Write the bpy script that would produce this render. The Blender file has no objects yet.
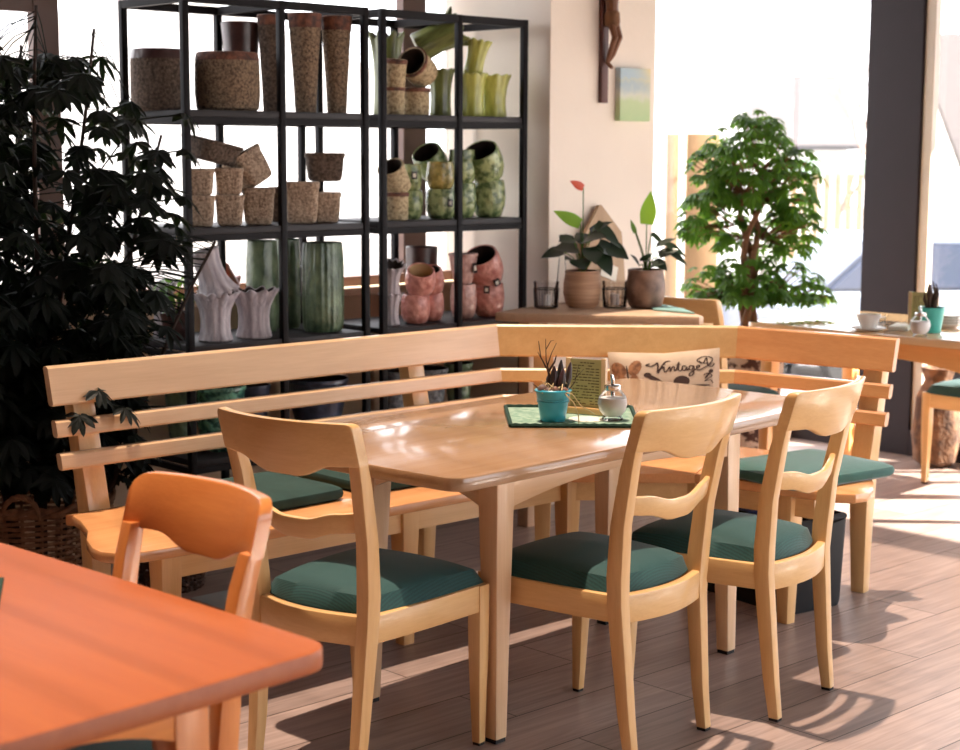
import bpy, bmesh, math, random
from mathutils import Vector, Matrix
PI = math.pi
S = bpy.context.scene
COL = S.collection
S.view_settings.view_transform = 'Standard'
S.view_settings.look = 'None'
S.view_settings.exposure = 0.25
S.view_settings.gamma = 1.0

# ------------------------------------------------------------------ materials
def lin(c):
    return tuple((v / 12.92 if v <= 0.04045 else ((v + 0.055) / 1.055) ** 2.4) for v in (x / 255.0 for x in c)) + (1.0,)

def newmat(name):
    m = bpy.data.materials.new(name); m.use_nodes = True
    nt = m.node_tree
    b = nt.nodes['Principled BSDF']
    return m, nt, b

def mat(name, col, rough=0.5, metal=0.0, var=0.0, scale=12.0, bump=0.0, bscale=60.0, coat=0.0, spec=0.5, stretch=(1, 1, 1), col2=None, sheen=0.0, lo=0.35, hi=0.65):
    m, nt, b = newmat(name)
    b.inputs['Roughness'].default_value = rough
    b.inputs['Metallic'].default_value = metal
    b.inputs['Coat Weight'].default_value = coat
    b.inputs['Coat Roughness'].default_value = 0.12
    b.inputs['Specular IOR Level'].default_value = spec
    b.inputs['Sheen Weight'].default_value = sheen
    c = lin(col)
    b.inputs['Base Color'].default_value = c
    if var > 0 or col2:
        tc = nt.nodes.new('ShaderNodeTexCoord'); mp = nt.nodes.new('ShaderNodeMapping')
        mp.inputs['Scale'].default_value = stretch
        nt.links.new(tc.outputs['Object'], mp.inputs['Vector'])
        n = nt.nodes.new('ShaderNodeTexNoise'); n.inputs['Scale'].default_value = scale; n.inputs['Detail'].default_value = 5
        nt.links.new(mp.outputs['Vector'], n.inputs['Vector'])
        r = nt.nodes.new('ShaderNodeValToRGB')
        r.color_ramp.elements[0].position = lo; r.color_ramp.elements[1].position = hi
        d = lin(col2) if col2 else tuple(x * (1 - var) for x in c[:3]) + (1,)
        r.color_ramp.elements[0].color = d; r.color_ramp.elements[1].color = c
        nt.links.new(n.outputs['Fac'], r.inputs['Fac']); nt.links.new(r.outputs['Color'], b.inputs['Base Color'])
    if bump > 0:
        tc = nt.nodes.new('ShaderNodeTexCoord')
        n = nt.nodes.new('ShaderNodeTexNoise'); n.inputs['Scale'].default_value = bscale; n.inputs['Detail'].default_value = 3
        nt.links.new(tc.outputs['Object'], n.inputs['Vector'])
        bp = nt.nodes.new('ShaderNodeBump'); bp.inputs['Strength'].default_value = bump; bp.inputs['Distance'].default_value = 0.01
        nt.links.new(n.outputs['Fac'], bp.inputs['Height']); nt.links.new(bp.outputs['Normal'], b.inputs['Normal'])
    return m

def wood(name, light, dark, axis, rough=0.32, coat=0.35, fine=1.0):
    """beech-like grain running along the axis (0, 1, 2) of the object's own coordinates"""
    m, nt, b = newmat(name)
    tc = nt.nodes.new('ShaderNodeTexCoord')
    def noise(sc_along, sc_across, det, dist=0.0):
        mp = nt.nodes.new('ShaderNodeMapping')
        s = [sc_across] * 3; s[axis] = sc_along
        mp.inputs['Scale'].default_value = s
        nt.links.new(tc.outputs['Object'], mp.inputs['Vector'])
        n = nt.nodes.new('ShaderNodeTexNoise'); n.inputs['Scale'].default_value = 1.0
        n.inputs['Detail'].default_value = det; n.inputs['Distortion'].default_value = dist
        nt.links.new(mp.outputs['Vector'], n.inputs['Vector'])
        return n
    n1 = noise(2.0, 28.0, 4, 0.6); n2 = noise(9.0, 260.0, 2); n3 = noise(0.9, 5.0, 2)
    r = nt.nodes.new('ShaderNodeValToRGB')
    r.color_ramp.elements[0].position = 0.28; r.color_ramp.elements[1].position = 0.68
    r.color_ramp.elements[0].color = lin(dark); r.color_ramp.elements[1].color = lin(light)
    a1 = nt.nodes.new('ShaderNodeMath'); a1.operation = 'MULTIPLY_ADD'; a1.inputs[1].default_value = 0.45
    nt.links.new(n1.outputs['Fac'], a1.inputs[0])
    a2 = nt.nodes.new('ShaderNodeMath'); a2.operation = 'MULTIPLY'; a2.inputs[1].default_value = 0.25 * fine
    nt.links.new(n2.outputs['Fac'], a2.inputs[0])
    a3 = nt.nodes.new('ShaderNodeMath'); a3.operation = 'MULTIPLY_ADD'; a3.inputs[1].default_value = 0.32
    nt.links.new(n3.outputs['Fac'], a3.inputs[0]); nt.links.new(a2.outputs[0], a3.inputs[2])
    nt.links.new(a3.outputs[0], a1.inputs[2])
    nt.links.new(a1.outputs[0], r.inputs['Fac']); nt.links.new(r.outputs['Color'], b.inputs['Base Color'])
    b.inputs['Roughness'].default_value = rough
    b.inputs['Coat Weight'].default_value = coat; b.inputs['Coat Roughness'].default_value = 0.1
    return m

WL, WD = (234, 192, 132), (210, 160, 102)
W = [wood('beech_wood_%s' % 'xyz'[i], WL, WD, i) for i in range(3)]
OL, OD = (232, 152, 84), (208, 122, 62)
WO = [wood('honey_wood_%s' % 'xyz'[i], OL, OD, i, rough=0.28, coat=0.5) for i in range(3)]
WS = [wood('bounce_tint_bench_wood_%s' % 'xyz'[i], (230, 168, 112), (204, 138, 86), i, rough=0.25, coat=0.5) for i in range(3)]  # warm bounced light and shade put into the bench wood colour
WT = [wood('pale_beech_%s' % 'xyz'[i], (230, 194, 154), (206, 166, 126), i) for i in range(3)]
TT = wood('table_top_wood', (176, 141, 108), (156, 117, 83), 0, rough=0.22, coat=0.6)
LEDGE = wood('ledge_wood', (224, 192, 160), (190, 152, 122), 0, rough=0.5, coat=0.1)
OLDW = wood('weathered_board', (200, 172, 140), (160, 128, 98), 2, rough=0.7, coat=0.0)

def fabric(name, c1, c2, sc=260.0):
    m, nt, b = newmat(name)
    tc = nt.nodes.new('ShaderNodeTexCoord')
    v = nt.nodes.new('ShaderNodeTexVoronoi'); v.voronoi_dimensions = '2D'; v.inputs['Scale'].default_value = sc; v.inputs['Randomness'].default_value = 0.15
    nt.links.new(tc.outputs['Object'], v.inputs['Vector'])
    r = nt.nodes.new('ShaderNodeValToRGB'); r.color_ramp.elements[0].position = 0.2; r.color_ramp.elements[1].position = 0.7
    r.color_ramp.elements[0].color = lin(c2); r.color_ramp.elements[1].color = lin(c1)
    nt.links.new(v.outputs['Distance'], r.inputs['Fac']); nt.links.new(r.outputs['Color'], b.inputs['Base Color'])
    bp = nt.nodes.new('ShaderNodeBump'); bp.inputs['Strength'].default_value = 0.35; bp.inputs['Distance'].default_value = 0.002
    nt.links.new(v.outputs['Distance'], bp.inputs['Height']); nt.links.new(bp.outputs['Normal'], b.inputs['Normal'])
    b.inputs['Roughness'].default_value = 0.75; b.inputs['Sheen Weight'].default_value = 0.08
    return m

M = {}
M['green'] = fabric('green_mesh_fabric', (5, 42, 43), (18, 76, 74))
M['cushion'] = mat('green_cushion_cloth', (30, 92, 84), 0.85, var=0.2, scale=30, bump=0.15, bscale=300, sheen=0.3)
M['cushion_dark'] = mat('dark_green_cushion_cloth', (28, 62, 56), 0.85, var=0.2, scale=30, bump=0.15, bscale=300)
M['black'] = mat('dark_metal', (17, 12, 15), 0.6, 0.0, var=0.2, scale=20, spec=0.2)
M['shelf_board'] = mat('dark_shelf_board', (30, 23, 26), 0.6, 0.0, var=0.2, scale=20)
M['rubber'] = mat('black_rubber', (18, 16, 18), 0.7)
M['stone'] = mat('speckled_stone', (196, 172, 148), 0.9, col2=(134, 112, 94), scale=110, bump=0.8, bscale=130, lo=0.36, hi=0.6)
M['planter_stone'] = mat('brown_speckled_stone', (146, 124, 100), 0.9, col2=(88, 72, 58), scale=110, bump=0.8, bscale=130, lo=0.36, hi=0.6)
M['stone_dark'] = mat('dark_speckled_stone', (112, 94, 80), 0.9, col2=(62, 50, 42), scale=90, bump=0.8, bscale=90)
M['stone_light'] = mat('light_speckled_stone', (196, 176, 140), 0.9, col2=(120, 100, 70), scale=80, bump=0.6, bscale=110, lo=0.3, hi=0.55)
M['rust'] = mat('rusty_glaze', (134, 84, 62), 0.7, col2=(70, 46, 40), scale=40, bump=0.4, bscale=80)
M['inside'] = mat('dark_pot_inside', (62, 46, 40), 0.8, var=0.3)
M['soil'] = mat('soil', (44, 32, 26), 1.0, var=0.5, scale=80, bump=0.8, bscale=120)
M['lime'] = mat('lime_glaze', (200, 204, 106), 0.3, col2=(150, 152, 70), scale=14, stretch=(3, 3, 0.6), coat=0.3)
M['olive'] = mat('olive_glaze', (128, 138, 76), 0.35, col2=(80, 86, 48), scale=14, stretch=(3, 3, 0.6), coat=0.3)
M['leafgreen'] = mat('mottled_green_glaze', (168, 180, 124), 0.25, col2=(92, 112, 70), scale=34, bump=0.9, bscale=42, coat=0.4, lo=0.4, hi=0.58)
M['leafgold'] = mat('golden_green_glaze', (204, 184, 108), 0.25, col2=(122, 118, 62), scale=34, bump=0.9, bscale=42, coat=0.4)
M['pink'] = mat('salmon_glaze', (236, 170, 154), 0.3, col2=(196, 118, 106), scale=36, bump=0.9, bscale=44, coat=0.35)
M['pinkpale'] = mat('pale_pink_glaze', (232, 192, 178), 0.35, col2=(196, 146, 134), scale=36, bump=0.9, bscale=44, coat=0.3)
M['cream'] = mat('cream_glaze', (232, 196, 150), 0.35, var=0.1)
M['white_grey'] = mat('pale_grey_glaze', (212, 202, 204), 0.5, col2=(168, 158, 164), scale=18, stretch=(4, 4, 0.5), bump=0.3, bscale=40)
M['dkblue'] = mat('dark_blue_glaze', (84, 92, 116), 0.35, col2=(46, 50, 66), scale=18, coat=0.3)
M['relief'] = mat('dark_green_relief_glaze', (128, 148, 114), 0.35, col2=(66, 88, 66), scale=22, stretch=(1, 1, 0.6), bump=0.9, bscale=26, coat=0.3)
M['bronze'] = mat('brown_black_glaze', (72, 44, 40), 0.35, var=0.4, scale=30, coat=0.3)
M['teal'] = mat('turquoise_green_glaze', (130, 196, 168), 0.3, col2=(50, 104, 94), scale=40, bump=0.6, bscale=40, coat=0.4, lo=0.42, hi=0.58)
M['greypot'] = mat('grey_blue_ceramic', (160, 166, 170), 0.6, col2=(84, 88, 98), scale=60)
M['terra'] = mat('brown_banded_ceramic', (204, 164, 130), 0.6, col2=(172, 130, 100), scale=10, stretch=(0.5, 0.5, 8))
M['brownpot'] = mat('mottled_brown_ceramic', (146, 118, 102), 0.5, col2=(86, 64, 54), scale=14)
M['wall'] = mat('cream_plaster', (244, 232, 218), 0.9, var=0.03, scale=4, bump=0.08, bscale=40)
M['wall_in'] = mat('warm_plaster', (214, 182, 150), 0.9, var=0.03, scale=4, bump=0.08, bscale=40)
M['ceil'] = mat('ceiling_paint', (74, 58, 48), 0.8, var=0.1, scale=3)
M['brownframe'] = mat('dark_brown_frame', (32, 22, 28), 0.6, var=0.1, scale=8, spec=0.3)
M['midframe'] = mat('brown_window_frame', (104, 78, 68), 0.5, var=0.1, scale=8)
M['paleframe'] = mat('pale_window_frame', (190, 176, 160), 0.4, var=0.05)
M['redwood'] = mat('red_brown_wood', (92, 44, 34), 0.5, var=0.25, scale=30, stretch=(1, 1, 0.2))
M['turq'] = mat('turquoise_enamel', (56, 170, 196), 0.35, coat=0.3, var=0.05)
M['mint'] = mat('mint_enamel', (70, 184, 170), 0.35, coat=0.3, var=0.05)
M['white'] = mat('white_ceramic', (236, 232, 226), 0.25, var=0.03, coat=0.2)
M['sugar'] = mat('white_sugar', (246, 244, 240), 0.9, bump=0.3, bscale=400)
M['chrome'] = mat('chrome', (210, 210, 208), 0.15, 1.0)
M['paper'] = mat('yellowed_paper', (204, 190, 130), 0.7, var=0.12, scale=10)
M['print_ink'] = mat('sepia_print', (66, 48, 42), 0.9)
M['ink'] = mat('dark_ink', (48, 36, 30), 0.8)
M['mat'] = mat('green_place_mat', (164, 188, 166), 0.8, col2=(116, 152, 130), scale=50, bump=0.4, bscale=200)
M['mathem'] = mat('dark_green_hem', (20, 58, 44), 0.85, bump=0.4, bscale=200)
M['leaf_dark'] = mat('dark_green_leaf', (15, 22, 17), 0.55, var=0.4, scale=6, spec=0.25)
M['leaf'] = mat('green_leaf', (88, 128, 52), 0.45, col2=(40, 72, 28), scale=5, coat=0.05)
M['leaf_bright'] = mat('bright_green_leaf', (110, 164, 50), 0.35, var=0.15, scale=12, coat=0.2)
M['leaf_deep'] = mat('deep_green_leaf', (26, 48, 24), 0.4, var=0.25, scale=12, coat=0.08)
M['coral'] = mat('coral_spathe', (226, 96, 66), 0.3, var=0.1, coat=0.3)
M['bark'] = mat('brown_bark', (132, 92, 62), 0.85, var=0.4, scale=26, bump=0.5, bscale=60)
M['bark_dark'] = mat('dark_bark', (60, 44, 36), 0.85, var=0.4, scale=26)
M['wicker'] = mat('brown_wicker', (158, 116, 86), 0.7, var=0.45, scale=40)
M['wick_dark'] = mat('dark_wicker', (84, 58, 46), 0.75, var=0.4, scale=40)
M['bin'] = mat('black_fabric', (13, 13, 18), 0.7, var=0.2, scale=30)
M['blue'] = mat('blue_cloth', (70, 84, 140), 0.85, var=0.3, scale=14)
M['tan'] = mat('tan_cloth', (204, 168, 124), 0.8, var=0.2, scale=20)
M['aqua'] = mat('pale_turquoise_cloth', (150, 196, 194), 0.9, var=0.1, scale=20)
M['palewood'] = mat('pale_grey_board', (170, 176, 176), 0.7, var=0.1, scale=8)
M['darkgreen_plant'] = mat('hyacinth_green', (40, 48, 36), 0.45, col2=(70, 40, 44), scale=20)
M['straw'] = mat('straw', (226, 200, 150), 0.8, var=0.15)
M['twig'] = mat('dark_twig', (78, 58, 46), 0.8, var=0.2)
M['skin_wood'] = mat('carved_wood', (122, 78, 50), 0.5, var=0.2, scale=40)
M['jute'] = mat('brown_jute', (128, 92, 66), 0.95, col2=(70, 48, 36), scale=16, bump=0.8, bscale=50)
M['pattern'] = mat('brown_patterned_cloth', (190, 168, 150), 0.9, col2=(72, 44, 36), scale=22, lo=0.46, hi=0.52)
M['tag'] = mat('black_card', (24, 22, 22), 0.6)
M['tagw'] = mat('white_card', (236, 230, 214), 0.7)
M['ext_white'] = mat('white_render', (246, 243, 238), 0.9)
M['ext_roof'] = mat('grey_brown_roof_tiles', (50, 43, 45), 0.9, var=0.2, scale=8)
M['ext_beige'] = mat('beige_timber_panel', (160, 128, 94), 0.8, var=0.08, scale=6, stretch=(6, 6, 0.4))
M['ext_ground'] = mat('grey_paving', (96, 91, 90), 0.95, var=0.1, scale=3)
M['ext_green'] = mat('grey_green_paint', (150, 170, 150), 0.8)
M['car'] = mat('silver_blue_car_paint', (120, 128, 144), 0.5, 0.0, coat=0.2)
M['carglass'] = mat('car_window_glass', (44, 54, 76), 0.3, coat=0.5)
M['hen'] = mat('rust_brown_ceramic', (150, 62, 38), 0.4, var=0.3, scale=20, coat=0.2)

def translucent(m, col, f=0.4):
    nt = m.node_tree; b = nt.nodes['Principled BSDF']; o = nt.nodes['Material Output']
    t = nt.nodes.new('ShaderNodeBsdfTranslucent'); t.inputs['Color'].default_value = lin(col)
    mx = nt.nodes.new('ShaderNodeMixShader'); mx.inputs['Fac'].default_value = f
    nt.links.new(b.outputs[0], mx.inputs[1]); nt.links.new(t.outputs[0], mx.inputs[2]); nt.links.new(mx.outputs[0], o.inputs['Surface'])
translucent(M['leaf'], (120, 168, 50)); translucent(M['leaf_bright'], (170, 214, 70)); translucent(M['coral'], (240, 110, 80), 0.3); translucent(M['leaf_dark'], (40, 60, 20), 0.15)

def floor_mat():
    m, nt, b = newmat('plank_floor')
    tc = nt.nodes.new('ShaderNodeTexCoord')
    mp = nt.nodes.new('ShaderNodeMapping'); mp.inputs['Location'].default_value = (0.27, 0.111, 0)
    nt.links.new(tc.outputs['Object'], mp.inputs['Vector'])
    br = nt.nodes.new('ShaderNodeTexBrick')
    br.inputs['Scale'].default_value = 1.0; br.inputs['Brick Width'].default_value = 1.25; br.inputs['Row Height'].default_value = 0.226
    br.inputs['Mortar Size'].default_value = 0.0022; br.inputs['Mortar Smooth'].default_value = 0.0; br.inputs['Bias'].default_value = 0.0
    br.offset = 0.37; br.squash = 1.0
    br.inputs['Color1'].default_value = lin((166, 146, 138)); br.inputs['Color2'].default_value = lin((146, 127, 119)); br.inputs['Mortar'].default_value = lin((70, 54, 46))
    nt.links.new(mp.outputs['Vector'], br.inputs['Vector'])
    mp2 = nt.nodes.new('ShaderNodeMapping'); mp2.inputs['Scale'].default_value = (1.6, 26, 1)
    nt.links.new(tc.outputs['Object'], mp2.inputs['Vector'])
    n = nt.nodes.new('ShaderNodeTexNoise'); n.inputs['Scale'].default_value = 1.5; n.inputs['Detail'].default_value = 7; n.inputs['Distortion'].default_value = 1.2
    nt.links.new(mp2.outputs['Vector'], n.inputs['Vector'])
    r = nt.nodes.new('ShaderNodeValToRGB'); r.color_ramp.elements[0].position = 0.3; r.color_ramp.elements[1].position = 0.66
    r.color_ramp.elements[0].color = (0.62, 0.6, 0.6, 1); r.color_ramp.elements[1].color = (1.08, 1.06, 1.05, 1)
    nt.links.new(n.outputs['Fac'], r.inputs['Fac'])
    mx = nt.nodes.new('ShaderNodeMix'); mx.data_type = 'RGBA'; mx.blend_type = 'MULTIPLY'; mx.inputs['Factor'].default_value = 0.85
    nt.links.new(br.outputs['Color'], mx.inputs[6]); nt.links.new(r.outputs['Color'], mx.inputs[7])
    nt.links.new(mx.outputs[2], b.inputs['Base Color'])
    b.inputs['Roughness'].default_value = 0.38; b.inputs['Specular IOR Level'].default_value = 0.4
    bp = nt.nodes.new('ShaderNodeBump'); bp.inputs['Strength'].default_value = 0.25; bp.inputs['Distance'].default_value = 0.003; bp.invert = True
    nt.links.new(br.outputs['Fac'], bp.inputs['Height']); nt.links.new(bp.outputs['Normal'], b.inputs['Normal'])
    return m
M['floor'] = floor_mat()

def pane_mat(name, tint, gloss=0.06):
    m = bpy.data.materials.new(name); m.use_nodes = True
    nt = m.node_tree; nt.nodes.clear()
    o = nt.nodes.new('ShaderNodeOutputMaterial'); t = nt.nodes.new('ShaderNodeBsdfTransparent'); g = nt.nodes.new('ShaderNodeBsdfGlossy')
    t.inputs['Color'].default_value = tint; g.inputs['Roughness'].default_value = 0.02
    mx = nt.nodes.new('ShaderNodeMixShader'); mx.inputs['Fac'].default_value = gloss
    nt.links.new(t.outputs[0], mx.inputs[1]); nt.links.new(g.outputs[0], mx.inputs[2]); nt.links.new(mx.outputs[0], o.inputs['Surface'])
    return m
M['glass'] = pane_mat('clear_window_glass', (0.96, 0.97, 0.96, 1), 0.04)
TINT = 0.5
M['tinted'] = pane_mat('tinted_roof_glass', (TINT, TINT * 0.92, TINT * 0.85, 1), 0.05)

def real_glass(name, tint=(0.97, 0.98, 0.98, 1)):
    m = bpy.data.materials.new(name); m.use_nodes = True
    nt = m.node_tree; nt.nodes.clear()
    o = nt.nodes.new('ShaderNodeOutputMaterial'); t = nt.nodes.new('ShaderNodeBsdfTransparent'); g = nt.nodes.new('ShaderNodeBsdfGlossy')
    t.inputs['Color'].default_value = tint; g.inputs['Roughness'].default_value = 0.05
    lw = nt.nodes.new('ShaderNodeLayerWeight'); lw.inputs['Blend'].default_value = 0.18
    mx = nt.nodes.new('ShaderNodeMixShader')
    nt.links.new(lw.outputs['Fresnel'], mx.inputs['Fac'])
    nt.links.new(t.outputs[0], mx.inputs[1]); nt.links.new(g.outputs[0], mx.inputs[2]); nt.links.new(mx.outputs[0], o.inputs['Surface'])
    return m
M['jar'] = real_glass('jar_glass', (0.95, 0.94, 0.94, 1))
M['clear'] = real_glass('thin_clear_glass', (0.985, 0.985, 0.985, 1))

# ------------------------------------------------------------------ mesh helpers
def obj(name, bm, m, parent=None, smooth=True, loc=None, rot=None):
    me = bpy.data.meshes.new(name)
    bmesh.ops.recalc_face_normals(bm, faces=bm.faces)
    bm.to_mesh(me); bm.free()
    me.materials.append(m)
    if smooth:
        for p in me.polygons: p.use_smooth = True
        try: me.set_sharp_from_angle(angle=math.radians(35))
        except Exception: pass
    o = bpy.data.objects.new(name, me); COL.objects.link(o)
    if parent: o.parent = parent
    if loc: o.location = loc
    if rot: o.rotation_euler = rot
    return o

def tag(o, label=None, cat=None, group=None, kind=None):
    if label: o['label'] = label
    if cat: o['category'] = cat
    if group: o['group'] = group
    if kind: o['kind'] = kind
    return o

def thing(name, label, cat, loc=(0, 0, 0), rz=0.0, group=None, rot=None):
    o = bpy.data.objects.new(name, None); COL.objects.link(o)
    o.location = loc; o.rotation_euler = rot if rot else (0, 0, rz)
    o.empty_display_size = 0.1
    return tag(o, label, cat, group)

def copy_tree(o, parent=None):
    c = o.copy(); COL.objects.link(c)
    if parent: c.parent = parent
    for ch in list(o.children): copy_tree(ch, c)
    return c

def B(): return bmesh.new()

def box(bm, c, s, rot=None, bev=0.0, seg=2):
    r = bmesh.ops.create_cube(bm, size=1.0)
    vs = r['verts']
    for v in vs: v.co = Vector((v.co.x * s[0], v.co.y * s[1], v.co.z * s[2]))
    if bev > 0:
        es = {e for v in vs for e in v.link_edges}
        rb = bmesh.ops.bevel(bm, geom=list(es), offset=bev, segments=seg, affect='EDGES', profile=0.5)
        seen = set(rb['verts']) | {v for v in vs if v.is_valid}
        vs = list(seen)
    mt = (rot.to_4x4() if rot else Matrix.Identity(4))
    mt = Matrix.Translation(Vector(c)) @ mt
    bmesh.ops.transform(bm, matrix=mt, verts=vs)
    return vs

def bx(bm, x0, x1, y0, y1, z0, z1, bev=0.0):
    return box(bm, ((x0 + x1) / 2, (y0 + y1) / 2, (z0 + z1) / 2), (x1 - x0, y1 - y0, z1 - z0), bev=bev)

def loft(bm, secs, closed=True, cap=True):
    rings = [[bm.verts.new(Vector(p)) for p in s] for s in secs]
    n = len(rings[0])
    for i in range(len(rings) - 1):
        for j in range(n if closed else n - 1):
            k = (j + 1) % n
            bm.faces.new((rings[i][j], rings[i][k], rings[i + 1][k], rings[i + 1][j]))
    if cap and closed:
        bm.faces.new(rings[0][::-1]); bm.faces.new(rings[-1])
    return rings

def rrect(hx, hy, r=0.006):
    """rounded rectangle in 2-D, 12 points"""
    r = min(r, hx * 0.8, hy * 0.8)
    out = []
    for sx, sy, a0 in ((1, 1, 0), (-1, 1, 90), (-1, -1, 180), (1, -1, 270)):
        for k in (0, 45, 90):
            a = math.radians(a0 + k)
            out.append((sx * (hx - r) + r * math.cos(a), sy * (hy - r) + r * math.sin(a)))
    return out

def post(bm, secs, r=0.006):
    """secs: (x, y, z, hx, hy) horizontal sections"""
    loft(bm, [[(x + p[0], y + p[1], z) for p in rrect(hx, hy, r)] for x, y, z, hx, hy in secs])

def lathe(bm, prof, seg=28, mod=None):
    rings = []
    for i, (r, z) in enumerate(prof):
        ring = []
        for j in range(seg):
            a = 2 * PI * j / seg
            rr, zz = (mod(r, z, a, i) if mod else (r, z))
            ring.append((rr * math.cos(a), rr * math.sin(a), zz))
        rings.append(ring)
    loft(bm, rings, cap=True)

def tube(bm, pts, rad, seg=8):
    pts = [Vector(p) for p in pts]
    n = len(pts)
    rads = rad if isinstance(rad, (list, tuple)) else [rad] * n
    secs = []
    up = None
    for i, p in enumerate(pts):
        t = (pts[min(i + 1, n - 1)] - pts[max(i - 1, 0)]).normalized()
        if up is None:
            up = Vector((0, 0, 1)) if abs(t.z) < 0.9 else Vector((1, 0, 0))
        s = t.cross(up).normalized(); up = s.cross(t).normalized()
        secs.append([p + s * (rads[i] * math.cos(2 * PI * k / seg)) + up * (rads[i] * math.sin(2 * PI * k / seg)) for k in range(seg)])
    loft(bm, secs)

def prism(bm, poly, z0, z1):
    lo = [bm.verts.new((x, y, z0)) for x, y in poly]; hi = [bm.verts.new((x, y, z1)) for x, y in poly]
    n = len(poly)
    bm.faces.new(lo[::-1]); bm.faces.new(hi)
    for i in range(n):
        j = (i + 1) % n
        bm.faces.new((lo[i], lo[j], hi[j], hi[i]))

def slab(bm, poly, z0, z1, e=0.006):
    """polygon plate with eased upper and lower edges"""
    n = len(poly)
    cx = sum(p[0] for p in poly) / n; cy = sum(p[1] for p in poly) / n
    def ins(d):
        out = []
        for i in range(n):
            p0, p1, p2 = Vector(poly[i - 1]), Vector(poly[i]), Vector(poly[(i + 1) % n])
            t = (p2 - p0).normalized(); nn = Vector((-t.y, t.x))
            out.append(p1 + nn * d)
        return out
    area = sum(poly[i - 1][0] * poly[i][1] - poly[i][0] * poly[i - 1][1] for i in range(n))
    s = 1 if area > 0 else -1
    A = [(p.x, p.y) for p in ins(s * e)]
    mid = [(p.x, p.y) for p in ins(s * e * 0.3)]
    secs = [[(x, y, z0) for x, y in A], [(x, y, z0 + e * 0.3) for x, y in mid], [(x, y, z0 + e) for x, y in poly], [(x, y, z1 - e) for x, y in poly], [(x, y, z1 - e * 0.3) for x, y in mid], [(x, y, z1) for x, y in A]]
    loft(bm, secs)

def lerp(a, b, t): return a + (b - a) * t
def curve1(pts, t):
    """piecewise smooth interpolation of (t, v) pairs"""
    for i in range(len(pts) - 1):
        if t <= pts[i + 1][0]:
            u = (t - pts[i][0]) / (pts[i + 1][0] - pts[i][0]); u = max(0, min(1, u))
            u = u * u * (3 - 2 * u)
            return lerp(pts[i][1], pts[i + 1][1], u)
    return pts[-1][1]

# ------------------------------------------------------------------ camera
F, PITCH, ROLL, CH, TH = 1662.376, 0.1336216, 0.0037971, 1.4989, math.radians(43.3)
def cv(x, y, z):   # camera-aligned axes -> room axes (x along the shelf wall, y towards it)
    return Vector((x * math.cos(TH) + y * math.sin(TH), -x * math.sin(TH) + y * math.cos(TH), z))
fwd = cv(0, math.cos(PITCH), -math.sin(PITCH)); rt0 = cv(1, 0, 0); up0 = cv(0, math.sin(PITCH), math.cos(PITCH))
rt = rt0 * math.cos(ROLL) + up0 * math.sin(ROLL); upv = up0 * math.cos(ROLL) - rt0 * math.sin(ROLL)
cd = bpy.data.cameras.new('camera'); cam = bpy.data.objects.new('camera', cd); COL.objects.link(cam)
cd.sensor_width = 36.0; cd.sensor_fit = 'HORIZONTAL'; cd.lens = F / 960 * 36.0
mw = Matrix((( rt.x, upv.x, -fwd.x, 0), (rt.y, upv.y, -fwd.y, 0), (rt.z, upv.z, -fwd.z, CH), (0, 0, 0, 1)))
cam.matrix_world = mw
cd.clip_end = 200
cd.dof.use_dof = True; cd.dof.focus_distance = 4.35; cd.dof.aperture_fstop = 4.4
S.camera = cam

# ------------------------------------------------------------------ light
w = bpy.data.worlds.new('sky'); S.world = w; w.use_nodes = True
bg = w.node_tree.nodes['Background']; bg.inputs['Color'].default_value = (0.96, 0.94, 1.0, 1); bg.inputs['Strength'].default_value = 4.6
sd = bpy.data.lights.new('sun', 'SUN'); sun = bpy.data.objects.new('sun', sd); COL.objects.link(sun)
sd.energy = 21.0; sd.angle = math.radians(0.9); sd.color = (1.0, 0.94, 0.87)
sun.rotation_euler = Vector((0.0, -0.15, -1.0)).to_track_quat('-Z', 'Y').to_euler()

sd2 = bpy.data.lights.new('added_low_sun', 'SUN'); sun2 = bpy.data.objects.new('added_low_sun', sd2); COL.objects.link(sun2)  # second sun, added only for the bright floor patch by the window
sd2.energy = 34.0; sd2.angle = math.radians(0.6); sd2.color = (1.0, 0.93, 0.84)
sun2.rotation_euler = Vector((-1.0, 1.0, -1.0)).to_track_quat('-Z', 'Y').to_euler()

# ------------------------------------------------------------------ setting
def struct(name, bm, m, **k):
    o = obj(name, bm, m, smooth=False, **k); o['kind'] = 'structure'; return o

ROOF = 2.95
bm = B(); bx(bm, -1.6, 7.3, -1.4, 5.5, -0.12, 0.0); struct('floor', bm, M['floor'])
# roof: solid, with a tinted rooflight over the dining corner
RX0, RX1, RY0, RY1 = 0.3, 5.45, 1.9, 4.72
bm = B(); bx(bm, -1.6, 7.3, RY1, 5.7, ROOF, ROOF + 0.15); bx(bm, -1.6, 7.3, -1.4, RY0, ROOF, ROOF + 0.15)
bx(bm, -1.6, RX0, RY0, RY1, ROOF, ROOF + 0.15); bx(bm, RX1, 7.3, RY0, RY1, ROOF, ROOF + 0.15)
struct('ceiling', bm, M['ceil'])
bm = B(); bx(bm, RX0, RX1, RY0, RY1, ROOF + 0.05, ROOF + 0.06); struct('window_4', bm, M['tinted'])
bm = B()     # unseen fins added over the tinted glass to stop the low sun
k = 0
while RX0 + 0.16 * k < RX1:
    x = RX0 + 0.16 * k; bx(bm, x, x + 0.004, RY0, RY1, ROOF + 0.16, ROOF + 0.48); k += 1
bx(bm, RX0 - 0.05, RX1 + 0.05, RY0 - 0.06, RY0 - 0.02, ROOF + 0.15, ROOF + 0.5); bx(bm, RX1 + 0.02, RX1 + 0.06, RY0 - 0.06, RY1, ROOF + 0.15, ROOF + 0.5)  # upstands added at the fin ends, also to stop the low sun
struct('added_sun_fins', bm, M['black'])
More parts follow.
